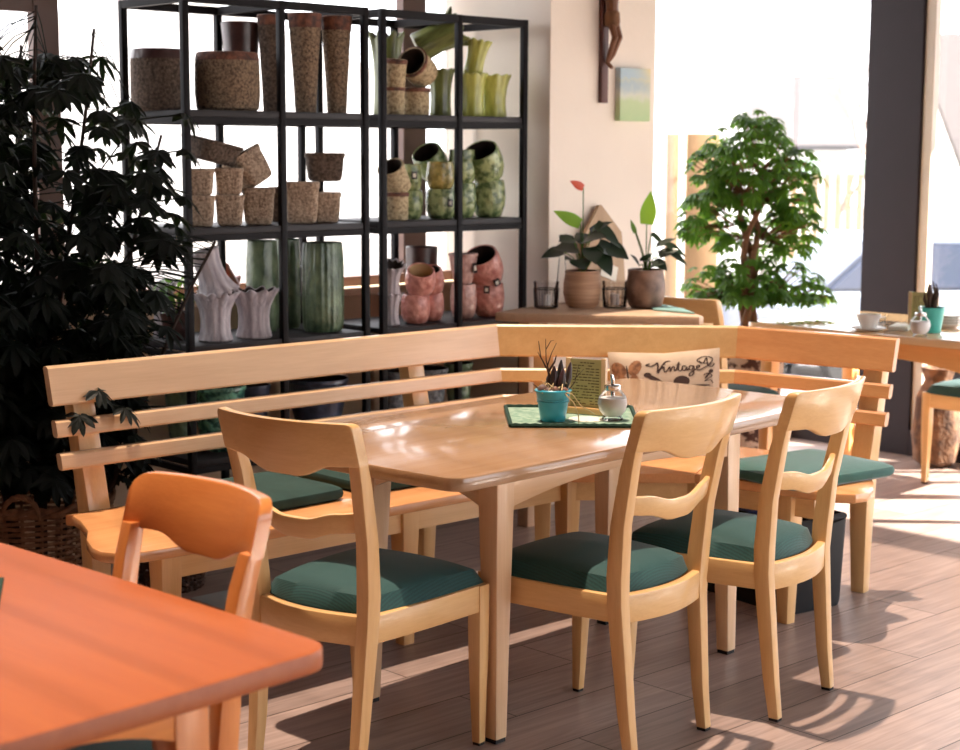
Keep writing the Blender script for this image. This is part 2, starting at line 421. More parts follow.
# walls out of frame
bm = B(); bx(bm, -1.7, -1.6, -1.4, 5.6, 0, ROOF); struct('wall_left', bm, M['redwood'])
FB = -1.3
bm = B(); bx(bm, -1.6, 7.3, FB - 0.1, FB, 0, 0.4); bx(bm, -1.6, 7.3, FB - 0.1, FB, 2.1, ROOF)
bx(bm, -1.6, 2.0, FB - 0.1, FB, 0.4, 2.1); bx(bm, 7.1, 7.3, FB - 0.1, FB, 0.4, 2.1)
struct('wall_front', bm, M['redwood'])
bm = B()
for x in (3.25, 4.5, 5.8): bx(bm, x, x + 0.06, FB - 0.09, FB - 0.02, 0.4, 2.1)
bx(bm, 2.0, 7.1, FB - 0.09, FB - 0.02, 1.5, 1.56)
f6 = struct('window_6', bm, M['paleframe'])
bm = B(); bx(bm, 2.0, 7.1, FB - 0.06, FB - 0.052, 0.4, 2.1); g = struct('window_pane', bm, M['glass']); g.parent = f6
# unseen canopy added outside the right-hand windows to cut the low sun
bm = B(); box(bm, (7.87, 1.5, 2.78), (1.2, 6.0, 0.03)); aw = tag(obj('added_awning', bm, M['ext_white']), 'white canvas canopy added out of view to cut the low sun at the right-hand windows', 'added_awning')
# shelf wall: parapet, lintel, pier
PB = 4.87
bm = B(); bx(bm, 4.98, 5.64, PB, 5.52, 0, ROOF, bev=0.004); struct('wall_pier', bm, M['wall'])
bm = B(); bx(bm, -1.6, 4.98, 5.45, 5.6, 0, 0.90); bx(bm, -1.6, 4.98, 5.45, 5.6, 2.55, ROOF); bx(bm, -1.6, 1.85, 5.45, 5.6, 0.9, 2.55)
struct('wall_back', bm, M['wall_in'])
bm = B(); bx(bm, -1.6, 4.98, 5.38, 5.62, 0.90, 0.935, bev=0.005); struct('trim_1', bm, LEDGE)
bm = B()
for x0, x1 in ((1.85, 2.0), (2.97, 3.07), (4.70, 4.83)):
    bx(bm, x0, x1, 5.47, 5.52, 0.935, 2.55, bev=0.004)
bx(bm, 1.85, 3.06, 5.475, 5.515, 1.985, 2.08); bx(bm, 1.85, 4.98, 5.46, 5.54, 2.49, 2.55); bx(bm, 1.85, 4.98, 5.46, 5.54, 0.935, 0.975)
f1 = struct('window_1', bm, M['midframe'])
bm = B(); bx(bm, 1.85, 4.98, 5.495, 5.503, 0.935, 2.55); g = struct('window_pane', bm, M['glass']); g.parent = f1
# window 2 (behind the tree), runs to a frameless glass corner
bm = B(); bx(bm, 5.64, 7.2, 5.2, 5.3, 0, 0.10); bx(bm, 5.64, 7.2, 5.2, 5.3, 2.75, ROOF); bx(bm, 5.64, 5.70, 5.2, 5.3, 0.1, 2.75)
f2 = struct('window_2', bm, M['paleframe'])
bm = B(); bx(bm, 5.70, 7.17, 5.24, 5.25, 0.1, 2.75); g = struct('window_pane', bm, M['glass']); g.parent = f2
# window 3: long glazed wall on the right with the dark corner post
bm = B(); bx(bm, 7.17, 7.235, 4.49, 4.80, 0, ROOF, bev=0.004); struct('column', bm, M['brownframe'])
bm = B(); bx(bm, 7.17, 7.27, -1.4, 4.49, 0, 0.13); bx(bm, 7.17, 7.27, -1.4, 4.49, 2.7, ROOF); bx(bm, 7.17, 7.27, -1.4, 3.7, 2.15, 2.7); bx(bm, 7.17, 7.27, 4.80, 5.3, 0, 0.1); bx(bm, 7.17, 7.27, 4.8, 5.3, 2.75, ROOF)  # includes a deep lintel added out of view to cut light on the floor
struct('trim_2', bm, M['brownframe'])
bm = B()
for y0, y1 in ((4.435, 4.488), (1.1, 1.2), (-0.1, 0.0), (-1.3, -1.2)): bx(bm, 7.185, 7.235, y0, y1, 0.13, 2.7, bev=0.004)
bx(bm, 7.18, 7.25, -1.3, 4.4, 0.13, 0.17); bx(bm, 7.18, 7.25, -1.3, 4.4, 2.66, 2.7)
f3 = struct('window_3', bm, M['paleframe'])
bm = B(); bx(bm, 7.21, 7.218, -1.3, 4.45, 0.17, 2.68); bx(bm, 7.21, 7.218, 4.8, 5.24, 0.1, 2.75); g = struct('window_pane', bm, M['glass']); g.parent = f3

# ------------------------------------------------------------------ chairs
def make_chair(wd, name='dining_chair', rr=0.014):
    t = thing(name, 'x', 'chair')
    Wx, Wy, Wz = wd
    for s in (-1, 1):
        bm = B()
        post(bm, [(s * 0.163, -0.035, 0.008, 0.0135, 0.0145), (s * 0.165, -0.02, 0.12, 0.0155, 0.018), (s * 0.170, -0.004, 0.30, 0.0175, 0.021), (s * 0.173, 0.004, 0.40, 0.018, 0.022), (s * 0.178, 0.002, 0.47, 0.019, 0.023), (s * 0.184, -0.009, 0.60, 0.018, 0.021), (s * 0.191, -0.037, 0.74, 0.018, 0.0185), (s * 0.1955, -0.054, 0.80, 0.017, 0.016)], 0.003)
        p = obj('back_post', bm, Wz, t)
        bm = B(); bx(bm, s * 0.163 - 0.012, s * 0.163 + 0.012, -0.048, -0.022, 0, 0.009); obj('foot_pad', bm, M['rubber'], p)
        bm = B()
        post(bm, [(s * 0.198, 0.405, 0.008, 0.0125, 0.0125), (s * 0.199, 0.402, 0.10, 0.015, 0.015), (s * 0.200, 0.400, 0.22, 0.0185, 0.0185), (s * 0.200, 0.400, 0.34, 0.020, 0.020), (s * 0.200, 0.400, 0.4215, 0.020, 0.020)], 0.003)
        p = obj('leg', bm, Wz, t)
        bm = B(); bx(bm, s * 0.198 - 0.0105, s * 0.198 + 0.0105, 0.3945, 0.4155, 0, 0.009); obj('foot_pad', bm, M['rubber'], p)
        bm = B()
        secs = []
        for k in range(7):
            u = k / 6; y = lerp(0.02, 0.382, u); x = s * (lerp(0.176, 0.204, u) + 0.004 * math.sin(PI * u))
            secs.append([(x + q[0], y, 0.388 + q[1]) for q in rrect(0.012, 0.034, 0.003)])
        loft(bm, secs); obj('side_rail', bm, Wy, t)
    bm = B(); secs = []
    for k in range(13):
        u = k / 12; x = lerp(-0.165, 0.165, u); y = -0.002 - 0.030 * math.sin(PI * u)
        secs.append([(x, y + q[0], 0.387 + q[1]) for q in rrect(0.012, 0.036, 0.003)])
    loft(bm, secs); obj('rear_rail', bm, Wx, t)
    bm = B(); secs = []
    for k in range(9):
        u = k / 8; x = lerp(-0.19, 0.19, u); y = 0.404 + 0.008 * math.sin(PI * u)
        secs.append([(x, y + q[0], 0.388 + q[1]) for q in rrect(0.011, 0.034, 0.003)])
    loft(bm, secs); obj('front_rail', bm, Wx, t)
    # curved top rail with a wavy lower edge
    bm = B(); secs = []
    N = 37
    for k in range(N):
        s = -math.cos(PI * k / (N - 1)); u = (s + 1) / 2
        x = s * 0.2135; bow = 0.050 * (1 - s * s)
        e = max(0.0, (abs(x) - (0.2135 - rr)) / rr)
        top = 0.892 - rr * (1 - math.sqrt(max(0, 1 - min(1, e) ** 2)))
        bot = curve1([(0, 0.79), (0.16, 0.788), (0.42, 0.757), (0.62, 0.757), (0.84, 0.787), (1, 0.79)], u)
        hh = (top - bot) / 2; zc = (top + bot) / 2
        sec = []
        for q in rrect(lerp(0.0105, 0.0155, s ** 4), hh, 0.004):
            zz = zc + q[1]
            y = -0.067 - bow - (zz - 0.84) * 0.28
            sec.append((x, y + q[0], zz))
        secs.append(sec)
    loft(bm, secs); obj('top_rail', bm, Wx, t)
    # narrower middle rail, same bow
    bm = B(); secs = []; N = 25
    for k in range(N):
        u = k / (N - 1); s = 2 * u - 1
        x = s * 0.176; bow = 0.040 * (1 - s * s)
        top = curve1([(0, 0.672), (0.14, 0.669), (0.42, 0.649), (0.6, 0.649), (0.86, 0.669), (1, 0.674)], u)
        bot = curve1([(0, 0.624), (0.16, 0.618), (0.42, 0.596), (0.6, 0.596), (0.84, 0.618), (1, 0.624)], u)
        hh = (top - bot) / 2; zc = (top + bot) / 2
        secs.append([(x, -0.016 - bow - (zc + q[1] - 0.64) * 0.2 + q[0], zc + q[1]) for q in rrect(0.009, hh, 0.006)])
    loft(bm, secs); obj('middle_rail', bm, Wx, t)
    # upholstered seat
    bm = B(); n = 20; grid = {}
    for i in range(n + 1):
        for j in range(n + 1):
            u = 2 * i / n - 1; v = 2 * j / n - 1
            hw = lerp(0.178, 0.214, (v + 1) / 2)
            y0 = 0.018 - 0.028 * (1 - u * u); y1 = 0.424 + 0.008 * (1 - u * u)
            # round the corners of the outline
            uu = u * (1 - 0.05 * v * v * u * u); vv = v * (1 - 0.035 * u * u * v * v)
            e = max(abs(u), abs(v)); m = max(0.0, (1 - abs(u)) * (1 - abs(v)))
            fall = min(1.0, (1 - e) / 0.2)
            z = 0.423 + 0.036 * math.sqrt(max(0, 1 - (1 - fall) ** 2)) + 0.036 * (1 - u ** 4) * (1 - v ** 4) * (0.5 + 0.5 * m)
            grid[i, j] = bm.verts.new((uu * hw, lerp(y0, y1, (vv + 1) / 2), z))
    for i in range(n):
        for j in range(n):
            bm.faces.new((grid[i, j], grid[i + 1, j], grid[i + 1, j + 1], grid[i, j + 1]))
    per = [grid[i, 0] for i in range(n)] + [grid[n, j] for j in range(n)] + [grid[i, n] for i in range(n, 0, -1)] + [grid[0, j] for j in range(n, 0, -1)]
    low = [bm.verts.new((p.co.x * 0.985, p.co.y, 0.419)) for p in per]
    for k in range(len(per)):
        q = (k + 1) % len(per); bm.faces.new((per[k], low[k], low[q], per[q]))
    bm.faces.new(low)
    obj('seat', bm, M['green'], t)
    return t

c0 = make_chair(W)
def place(c, x, y, rz, label):
    c.location = (x, y, 0); c.rotation_euler = (0, 0, math.radians(rz)); c['label'] = label; c['category'] = 'chair'; c['group'] = 'beech dining chairs with green seats'
place(c0, 2.364, 3.093, -80.0, 'beech chair at the short end of the laid table, between the two big tables')
c = copy_tree(c0); place(c, 3.141, 2.667, 6.06, 'beech chair pulled to the laid table below the sugar shaker, back to the viewer')
c = copy_tree(c0); place(c, 3.656, 2.628, 10.3, 'beech chair in front of the cushioned bench end, back to the viewer')
c = copy_tree(c0); place(c, 7.02, 3.85, 90, 'beech chair with green seat under the sunlit table by the dark window post')
c = copy_tree(c0); place(c, 5.53, 4.56, -88, 'beech chair whose back shows between the plant ledge and the indoor tree')
c4 = make_chair(WO, rr=0.034)
c4.scale = (0.92, 1, 1)
place(c4, 1.598, 2.522, 92.6, 'glossy honey-coloured chair tucked under the foreground table, facing the viewer')

# ------------------------------------------------------------------ tables
def table_outline(L, Wd, bow, r, n=10):
    pts = []
    hx, hy = L / 2, Wd / 2
    for sx, sy, a0 in ((1, 1, 0), (-1, 1, 90), (-1, -1, 180), (1, -1, 270)):
        for k in range(6):
            a = math.radians(a0 + 18 * k)
            pts.append((sx * (hx - r) + r * math.cos(a), sy * (hy - r) + r * math.sin(a)))
        # bowed edge up to the next corner
        nx = {(1, 1): (-1, 1), (-1, 1): (-1, -1), (-1, -1): (1, -1), (1, -1): (1, 1)}[(sx, sy)]
        for k in range(1, n):
            u = k / n
            x = lerp(sx * (hx - r), nx[0] * (hx - r), u); y = lerp(sy * (hy - r), nx[1] * (hy - r), u)
            b = bow * math.sin(PI * u)
            if sy == nx[1]: y = sy * (hy + b)
            else: x = sx * (hx + b)
            pts.append((x, y))
    return pts

def make_table(name, label, L, Wd, ia, ib, wd, top, loc, rz, H=0.75, th=0.034, bow=0.008):
    t = thing(name, label, 'table', (loc[0], loc[1], 0), math.radians(rz))
    bm = B(); slab(bm, table_outline(L, Wd, bow, 0.055), H - th, H, 0.0045); obj('tabletop', bm, top, t)
    lx, ly = L / 2 - ia, Wd / 2 - ib
    for sx in (-1, 1):
        for sy in (-1, 1):
            bm = B(); s0, s1 = 0.0325, 0.021
            post(bm, [(sx * (lx - s1), sy * (ly - s1), 0.012, s1, s1), (sx * (lx - 0.026), sy * (ly - 0.026), 0.3, 0.026, 0.026), (sx * (lx - s0), sy * (ly - s0), H - th - 0.10, s0, s0), (sx * (lx - s0), sy * (ly - s0), H - th, s0, s0)], 0.004)
            p = obj('leg', bm, wd[2], t)
            bm = B(); bx(bm, sx * (lx - s1) - 0.018, sx * (lx - s1) + 0.018, sy * (ly - s1) - 0.018, sy * (ly - s1) + 0.018, 0, 0.013); obj('foot_pad', bm, M['rubber'], p)
    def apron(ax, sgn):
        bm = B(); secs = []
        ln = (lx if ax == 0 else ly) - 0.06; off = (ly if ax == 0 else lx) - 0.014
        for k in range(17):
            u = 2 * k / 16 - 1
            hgt = 0.066 + 0.042 * abs(u) ** 2.2
            zc = H - th - hgt / 2
            for_q = rrect(0.011, hgt / 2, 0.003)
            if ax == 0: secs.append([(u * ln, sgn * off + q[0], zc + q[1]) for q in for_q])
            else: secs.append([(sgn * off + q[0], u * ln, zc + q[1]) for q in for_q])
        loft(bm, secs); obj('apron', bm, wd[ax], t)
    for ax in (0, 1):
        for sgn in (-1, 1): apron(ax, sgn)
    return t
make_table('dining_table', 'glossy beech table laid with green mat, turquoise pot and menu, inside the corner bench', 1.675, 0.79, 0.295, 0.142, WT, TT, (3.347, 3.226), 4.3)
make_table('dining_table', 'glossy orange-brown table filling the near corner of the view, cropped by the frame', 0.84, 1.42, 0.13, 0.15, WO, wood('honey_table_top', (182, 97, 42), (164, 80, 34), 1, rough=0.45, coat=0.0), (1.068, 2.622), 3.5)
make_table('dining_table', 'sunlit orange table by the dark window post, set with cup and mint pot', 0.82, 1.18, 0.05, 0.06, [wood('bright_orange_wood_%s' % 'xyz'[i], (244, 182, 112), (226, 152, 84), i) for i in range(3)], wood('glare_paled_table_top', (240, 202, 156), (226, 176, 122), 1, rough=0.14, coat=1.0), (6.36, 4.0), 1.5)  # top paler than the frame: window glare put into its colour

# ------------------------------------------------------------------ corner bench
bench = thing('corner_bench', 'long beech corner bench with slatted back wrapping the laid table', 'bench')
PP = [Vector(p) for p in ((2.346, 4.304), (4.139, 4.304), (4.753, 3.693), (4.84, 3.09))]
def offs(d):
    """polyline moved d towards the seat side"""
    nrm = []
    for i in range(3):
        t = (PP[i + 1] - PP[i]).normalized(); nrm.append(Vector((t.y, -t.x)))
    out = [PP[0] + nrm[0] * d]
    for i in (1, 2):
        n = (nrm[i - 1] + nrm[i]).normalized()
        out.append(PP[i] + n * (d / n.dot(nrm[i])))
    out.append(PP[3] + nrm[2] * d)
    return out
def rec(z): return 0.248 * (0.88 - z)
TB = 0.028
for z1, z0, ext in ((0.880, 0.767, 0.0), (0.726, 0.678, 0.0), (0.633, 0.586, 0.0)):
    for i in range(3):
        bm = B()
        e = 0.006
        rows = []
        for z, du in ((z0, e), (z0 + e, 0), (z1 - e, 0), (z1, e)):
            f = offs(rec(z) - du); bk = offs(rec(z) - TB + du)
            rows.append((f[i], f[i + 1], bk[i + 1], bk[i], z))
        loft(bm, [[(p.x, p.y, r[4]) for p in r[:4]] for r in rows])
        obj('back_slat', bm, [WT[0], W[0], WS[1]][i], bench, smooth=False)  # light put into the colour: paler lit run, plain corner, redder shaded end
for px, py, ang in ((2.46, 4.304, 0), (3.75, 4.304, 0), (4.26, 4.185, -45), (4.67, 3.775, -45), (4.835, 3.175, -82)):
    bm = B(); a = math.radians(ang); n = Vector((math.sin(a), -math.cos(a)))  # towards the seat
    secs = []
    for z, h in ((0.0, 0.022), (0.25, 0.028), (0.44, 0.034), (0.60, 0.030), (0.85, 0.024)):
        d = rec(max(z, 0.42)) - TB - h - 0.001 + (0.0 if z > 0.40 else -0.02 * (0.42 - z) / 0.42)
        c = Vector((px, py)) + n * d
        t = Vector((-n.y, n.x))
        secs.append([(c.x + t.x * q[0] + n.x * q[1], c.y + t.y * q[0] + n.y * q[1], z) for q in rrect(0.024 + 0.012 * min(1, z / 0.44), h, 0.003)])
    loft(bm, secs); obj('back_post', bm, W[2], bench)
SZ = 0.46
d0, d1 = 0.08, 0.625
bk, fr = offs(d0), offs(d1)
Lend = [(2.354, 4.20), (2.336, 4.125), (2.288, 4.004), (2.231, 3.912), (2.195, 3.82), (2.190, 3.765), (2.215, 3.715), (2.275, 3.69), (2.40, 3.680)]
poly = [(bk[0].x, bk[0].y)] + Lend + [(fr[1].x, fr[1].y), (bk[1].x, bk[1].y)]
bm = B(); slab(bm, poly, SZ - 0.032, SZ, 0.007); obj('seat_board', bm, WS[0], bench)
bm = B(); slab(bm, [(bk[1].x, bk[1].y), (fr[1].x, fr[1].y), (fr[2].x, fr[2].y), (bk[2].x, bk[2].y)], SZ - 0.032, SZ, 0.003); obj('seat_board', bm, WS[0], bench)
tdir = (PP[3] - PP[2]).normalized(); ndir = Vector((tdir.y, -tdir.x))
def rp(al, d): p = PP[3] + tdir * al + ndir * d; return (p.x, p.y)
Rend = [rp(0.115, 0.585), rp(0.155, 0.60), rp(0.20, 0.575), rp(0.215, 0.52), rp(0.20, 0.455), rp(0.155, 0.38), rp(0.09, 0.30), rp(0.03, 0.20), rp(0.005, 0.13)]
Rend = [rp(0.0, 0.625)] + [rp(0.10, 0.615), rp(0.150, 0.585), rp(0.166, 0.535), rp(0.155, 0.47), rp(0.115, 0.38), rp(0.06, 0.29), rp(0.02, 0.19), rp(0.005, 0.12)]
poly = [(bk[2].x, bk[2].y), (fr[2].x, fr[2].y)] + Rend + [(bk[3].x, bk[3].y)]
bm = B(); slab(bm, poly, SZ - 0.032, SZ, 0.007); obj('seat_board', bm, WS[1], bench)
# aprons under the seat front
ap = offs(0.56); ap2 = offs(0.535)
ap[0] = Vector((2.36, ap[0].y)); ap2[0] = Vector((2.36, ap2[0].y))
for i in range(3):
    bm = B(); prism(bm, [(p.x, p.y) for p in (ap[i], ap[i + 1], ap2[i + 1], ap2[i])], SZ - 0.105, SZ - 0.033); obj('apron', bm, W[0] if i < 2 else W[1], bench, smooth=False)
for px, py in ((2.385, 3.765), (3.235, 3.765), (3.93, 3.745), (4.232, 3.455), (4.288, 3.11)):
    bm = B(); post(bm, [(px, py, 0.0, 0.021, 0.021), (px, py, 0.3, 0.03, 0.03), (px, py, SZ - 0.033, 0.034, 0.034)], 0.004); obj('leg', bm, W[2], bench)

# loose cushions
def cushion(label, cx, cy, sx, sy, rz, m, z=SZ, th=0.042):
    bm = B(); n = 12
    def sec(k, zz): return [(q[0], q[1], zz) for q in rrect(sx / 2 - k, sy / 2 - k, 0.03)]
    loft(bm, [sec(0.014, 0.0), sec(0.003, 0.008), sec(0, th * 0.5), sec(0.004, th - 0.008), sec(0.02, th), sec(0.09, th + 0.006)])
    o = obj('seat_cushion', bm, m, loc=(cx, cy, z), rot=(0, 0, math.radians(rz)))
    tag(o, label, 'cushion', 'loose green bench cushions'); return o
cushion('flat dark green cushion on the long bench, next to the chair at the table end', 2.87, 4.02, 0.40, 0.37, 2, M['cushion_dark'])
cushion('flat dark green cushion on the long bench, close to the table edge', 3.36, 4.03, 0.42, 0.38, -1, M['cushion_dark'])
cushion('flat green cushion on the short bench end near the sunlit floor', 4.415, 3.145, 0.47, 0.38, -8, M['cushion'])

# printed pillow
PWc = Vector((4.572, 3.875)) ; nn = Vector((-0.705, -0.709)).normalized()
pil = thing('throw_pillow', 'beige pillow printed with Vintage script and butterflies, against the bench corner', 'pillow', (4.571 + nn.x * 0.150, 3.870 + nn.y * 0.150, 0.463), 0)
ang = math.atan2(nn.y, nn.x) + PI / 2      # local -y faces the table
pil.rotation_euler = (math.radians(-16), -0.045, ang)
PW2, PH2 = 0.20, 0.175
def pfront(u, v):
    """u,v in -1..1 on the pillow's front face"""
    e = (1 - u ** 4) * (1 - v ** 4)
    px = u * PW2 * (1 - 0.06 * (1 - abs(v)) * abs(u)); pz = v * PH2 * (1 - 0.07 * (1 - abs(u)) * abs(v))
    return Vector((px, -0.055 * e ** 0.6, pz + PH2))
bm = B(); n = 18; fg, bk_ = {}, {}
for i in range(n + 1):
    for j in range(n + 1):
        p = pfront(2 * i / n - 1, 2 * j / n - 1)
        fg[i, j] = bm.verts.new(p)
        bk_[i, j] = fg[i, j] if i in (0, n) or j in (0, n) else bm.verts.new((p.x, -p.y * 0.8, p.z))
for i in range(n):
    for j in range(n):
        bm.faces.new((fg[i, j], fg[i + 1, j], fg[i + 1, j + 1], fg[i, j + 1]))
        bm.faces.new((bk_[i, j + 1], bk_[i + 1, j + 1], bk_[i + 1, j], bk_[i, j]))
obj('pillow_cover', bm, mat('beige_printed_linen', (206, 184, 160), 0.9, var=0.1, scale=14, bump=0.2, bscale=300), pil)
def strokes(name, lines, wid, m, parent):
    lines = [([(-0.28 + (x + 0.54) * 0.80, 0.60 + (y - 0.40) * 0.64) for x, y in ln], wf) for ln, wf in lines]
    bm = B()
    for ln, wf in lines:
        pts = []
        for k in range(len(ln) - 1):           # Catmull-Rom
            p0 = Vector(ln[max(k - 1, 0)]); p1 = Vector(ln[k]); p2 = Vector(ln[k + 1]); p3 = Vector(ln[min(k + 2, len(ln) - 1)])
            for s in range(5):
                t = s / 5
                pts.append(0.5 * ((2 * p1) + (p2 - p0) * t + (2 * p0 - 5 * p1 + 4 * p2 - p3) * t * t + (3 * p1 - p0 - 3 * p2 + p3) * t ** 3))
        pts.append(Vector(ln[-1]))
        secs = []
        for k, p in enumerate(pts):
            t = (pts[min(k + 1, len(pts) - 1)] - pts[max(k - 1, 0)]); t = t.normalized() if t.length > 0 else Vector((1, 0))
            q = Vector((-t.y, t.x)); wk = wid * wf * (0.6 + 0.6 * abs(t.y))
            a = p + q * wk; b_ = p - q * wk
            cl = lambda z: max(-0.98, min(0.98, z))
            A = pfront(cl(a.x), cl(a.y)); Bq = pfront(cl(b_.x), cl(b_.y))
            o1 = Vector((0, -0.0012, 0)); o2 = Vector((0, 0.001, 0))
            secs.append([A + o1, Bq + o1, Bq + o2, A + o2])
        loft(bm, secs)
    return obj(name, bm, m, parent, smooth=False)
# "Vintage" in cursive, u right, v up
V0 = 0.40
def sh(pts, dx, dy=V0, sc=1.0): return [(dx + x * sc, dy + y * sc) for x, y in pts]
L_ = []
L_.append((sh([(-0.12, 0.17), (-0.2, 0.12), (-0.1, 0.08), (0.0, 0.14), (0.05, 0.2), (0.06, 0.05), (0.05, -0.16), (0.14, 0.06), (0.24, 0.24), (0.34, 0.26)], -0.42), 1.3))   # V
L_.append((sh([(0.0, -0.02), (0.05, 0.06), (0.05, -0.08), (0.08, -0.13), (0.14, -0.04)], -0.28), 1.0))   # i
L_.append((sh([(0.0, 0.0), (0.015, 0.012)], -0.215, V0 + 0.13), 1.4))
L_.append((sh([(0.0, -0.04), (0.04, 0.05), (0.05, -0.12), (0.1, 0.04), (0.14, 0.03), (0.14, -0.1), (0.2, -0.04)], -0.14), 1.0))   # n
L_.append((sh([(0.0, -0.04), (0.06, 0.2), (0.04, -0.06), (0.08, -0.12), (0.14, -0.03)], 0.05), 1.0))    # t
L_.append((sh([(0.0, 0.1), (0.12, 0.11)], 0.03), 0.8))
L_.append((sh([(0.1, 0.03), (0.03, 0.05), (0.0, -0.06), (0.06, -0.11), (0.11, 0.0), (0.11, -0.1), (0.17, -0.04)], 0.17), 1.0))   # a
L_.append((sh([(0.1, 0.03), (0.03, 0.05), (0.0, -0.06), (0.06, -0.09), (0.11, 0.03), (0.09, -0.24), (0.0, -0.3), (0.02, -0.2), (0.18, -0.05)], 0.33), 1.0))   # g
L_.append((sh([(0.0, -0.05), (0.08, 0.0), (0.06, 0.05), (0.01, 0.0), (0.03, -0.1), (0.1, -0.1), (0.2, -0.02), (0.36, 0.1)], 0.49), 1.0))   # e and its tail
L_.append((sh([(0.0, 0.1), (-0.1, 0.22), (0.05, 0.34), (0.25, 0.28), (0.2, 0.12), (0.02, 0.12), (-0.06, 0.2)], 0.62), 0.9))   # flourish
L_.append((sh([(0.0, 0.1), (0.08, 0.3), (0.1, 0.05), (0.2, 0.0), (0.26, 0.1)], 0.66), 0.9))
L_.append((sh([(0.0, 0.0), (0.1, 0.06), (0.2, -0.02), (0.12, -0.1), (0.02, -0.2), (0.16, -0.16), (0.22, -0.26)], 0.66, 0.12), 0.8))
strokes('script_lettering', L_, 0.011, M['print_ink'], pil)
def blob(cx, cy, rx, ry, rot, n=14):
    out = []
    for k in range(n):
        a = 2 * PI * k / n; x, y = rx * math.cos(a), ry * math.sin(a)
        out.append((cx + x * math.cos(rot) - y * math.sin(rot), cy + x * math.sin(rot) + y * math.cos(rot)))
    return out
def print_patches(name, polys, m, parent):
    for P in polys:
        bm = B()
        cx = sum(p[0] for p in P) / len(P); cy = sum(p[1] for p in P) / len(P)
        rings = []
        for s in (0.02, 0.35, 0.7, 1.0):
            rings.append([pfront(max(-.98, min(.98, lerp(cx, p[0], s))), max(-.98, min(.98, lerp(cy, p[1], s)))) + Vector((0, -0.0009, 0)) for p in P])
        rings.append([p + Vector((0, 0.0015, 0)) for p in rings[-1]])
        loft(bm, rings)
        obj(name, bm, m, parent, smooth=False)
print_patches('butterfly_wing', [blob(-0.84, 0.60, 0.12, 0.17, 0.5), blob(-0.55, 0.62, 0.11, 0.18, -0.45), blob(-0.80, 0.36, 0.09, 0.12, 0.2), blob(-0.58, 0.36, 0.08, 0.12, -0.2)], mat('brown_wing_print', (172, 122, 84), 0.9, col2=(110, 72, 50), scale=60), pil)
print_patches('ink_motif', [blob(-0.20, 0.36, 0.20, 0.05, -0.6), blob(-0.33, 0.46, 0.07, 0.05, 0), blob(0.27, 0.30, 0.15, 0.12, 0.1), blob(0.55, 0.20, 0.26, 0.025, 0.05), blob(-0.69, 0.5, 0.018, 0.18, 0.05), blob(0.82, 0.5, 0.05, 0.04, 0.6), blob(0.76, 0.42, 0.10, 0.02, 0.9)], M['print_ink'], pil)

# ------------------------------------------------------------------ pots
rnd = random.Random(5)
SEG = 32
def pot_profile(kind, r, h):
    t = min(0.008, r * 0.16)
    if kind == 'cyl': out = [(0.90, 0), (0.97, 0.04), (1.0, 0.3), (1.0, 0.85), (1.02, 1.0)]
    elif kind == 'taper': out = [(0.66, 0), (0.70, 0.03), (0.80, 0.4), (0.92, 0.8), (1.0, 1.0)]
    elif kind == 'tall': out = [(0.62, 0), (0.64, 0.02), (0.72, 0.3), (0.84, 0.6), (0.93, 0.80), (0.92, 0.83), (0.96, 0.84), (0.96, 0.87), (0.94, 0.88), (1.0, 1.0)]
    elif kind == 'egg': out = [(0.62, 0), (0.78, 0.06), (0.95, 0.3), (1.0, 0.55), (0.97, 0.8), (0.90, 1.0)]
    elif kind == 'bowl': out = [(0.5, 0), (0.62, 0.06), (0.82, 0.4), (0.94, 0.75), (0.98, 0.92), (1.04, 0.95), (1.04, 1.0)]
    elif kind == 'flute': out = [(0.76, 0), (0.80, 0.03), (0.75, 0.25), (0.74, 0.45), (0.80, 0.68), (0.90, 0.86), (0.96, 0.93), (1.0, 0.97), (1.0, 1.0)]
    elif kind == 'ruffle': out = [(0.72, 0), (0.76, 0.03), (0.66, 0.22), (0.64, 0.45), (0.70, 0.66), (0.84, 0.84), (0.95, 0.93), (1.02, 0.98), (1.03, 1.0)]
    elif kind == 'drum': out = [(0.86, 0), (0.96, 0.05), (1.0, 0.3), (0.99, 0.8), (0.94, 0.97), (0.92, 1.0)]
    elif kind == 'belly': out = [(0.70, 0), (0.86, 0.08), (1.0, 0.4), (0.98, 0.65), (0.90, 0.92), (0.92, 1.0)]
    elif kind == 'square': out = [(0.64, 0), (0.78, 0.03), (0.85, 0.12), (0.92, 0.45), (0.96, 0.84), (1.0, 0.87), (1.02, 0.89), (1.02, 1.0)]
    P = [(k * r, z * h) for k, z in out]
    return P, t

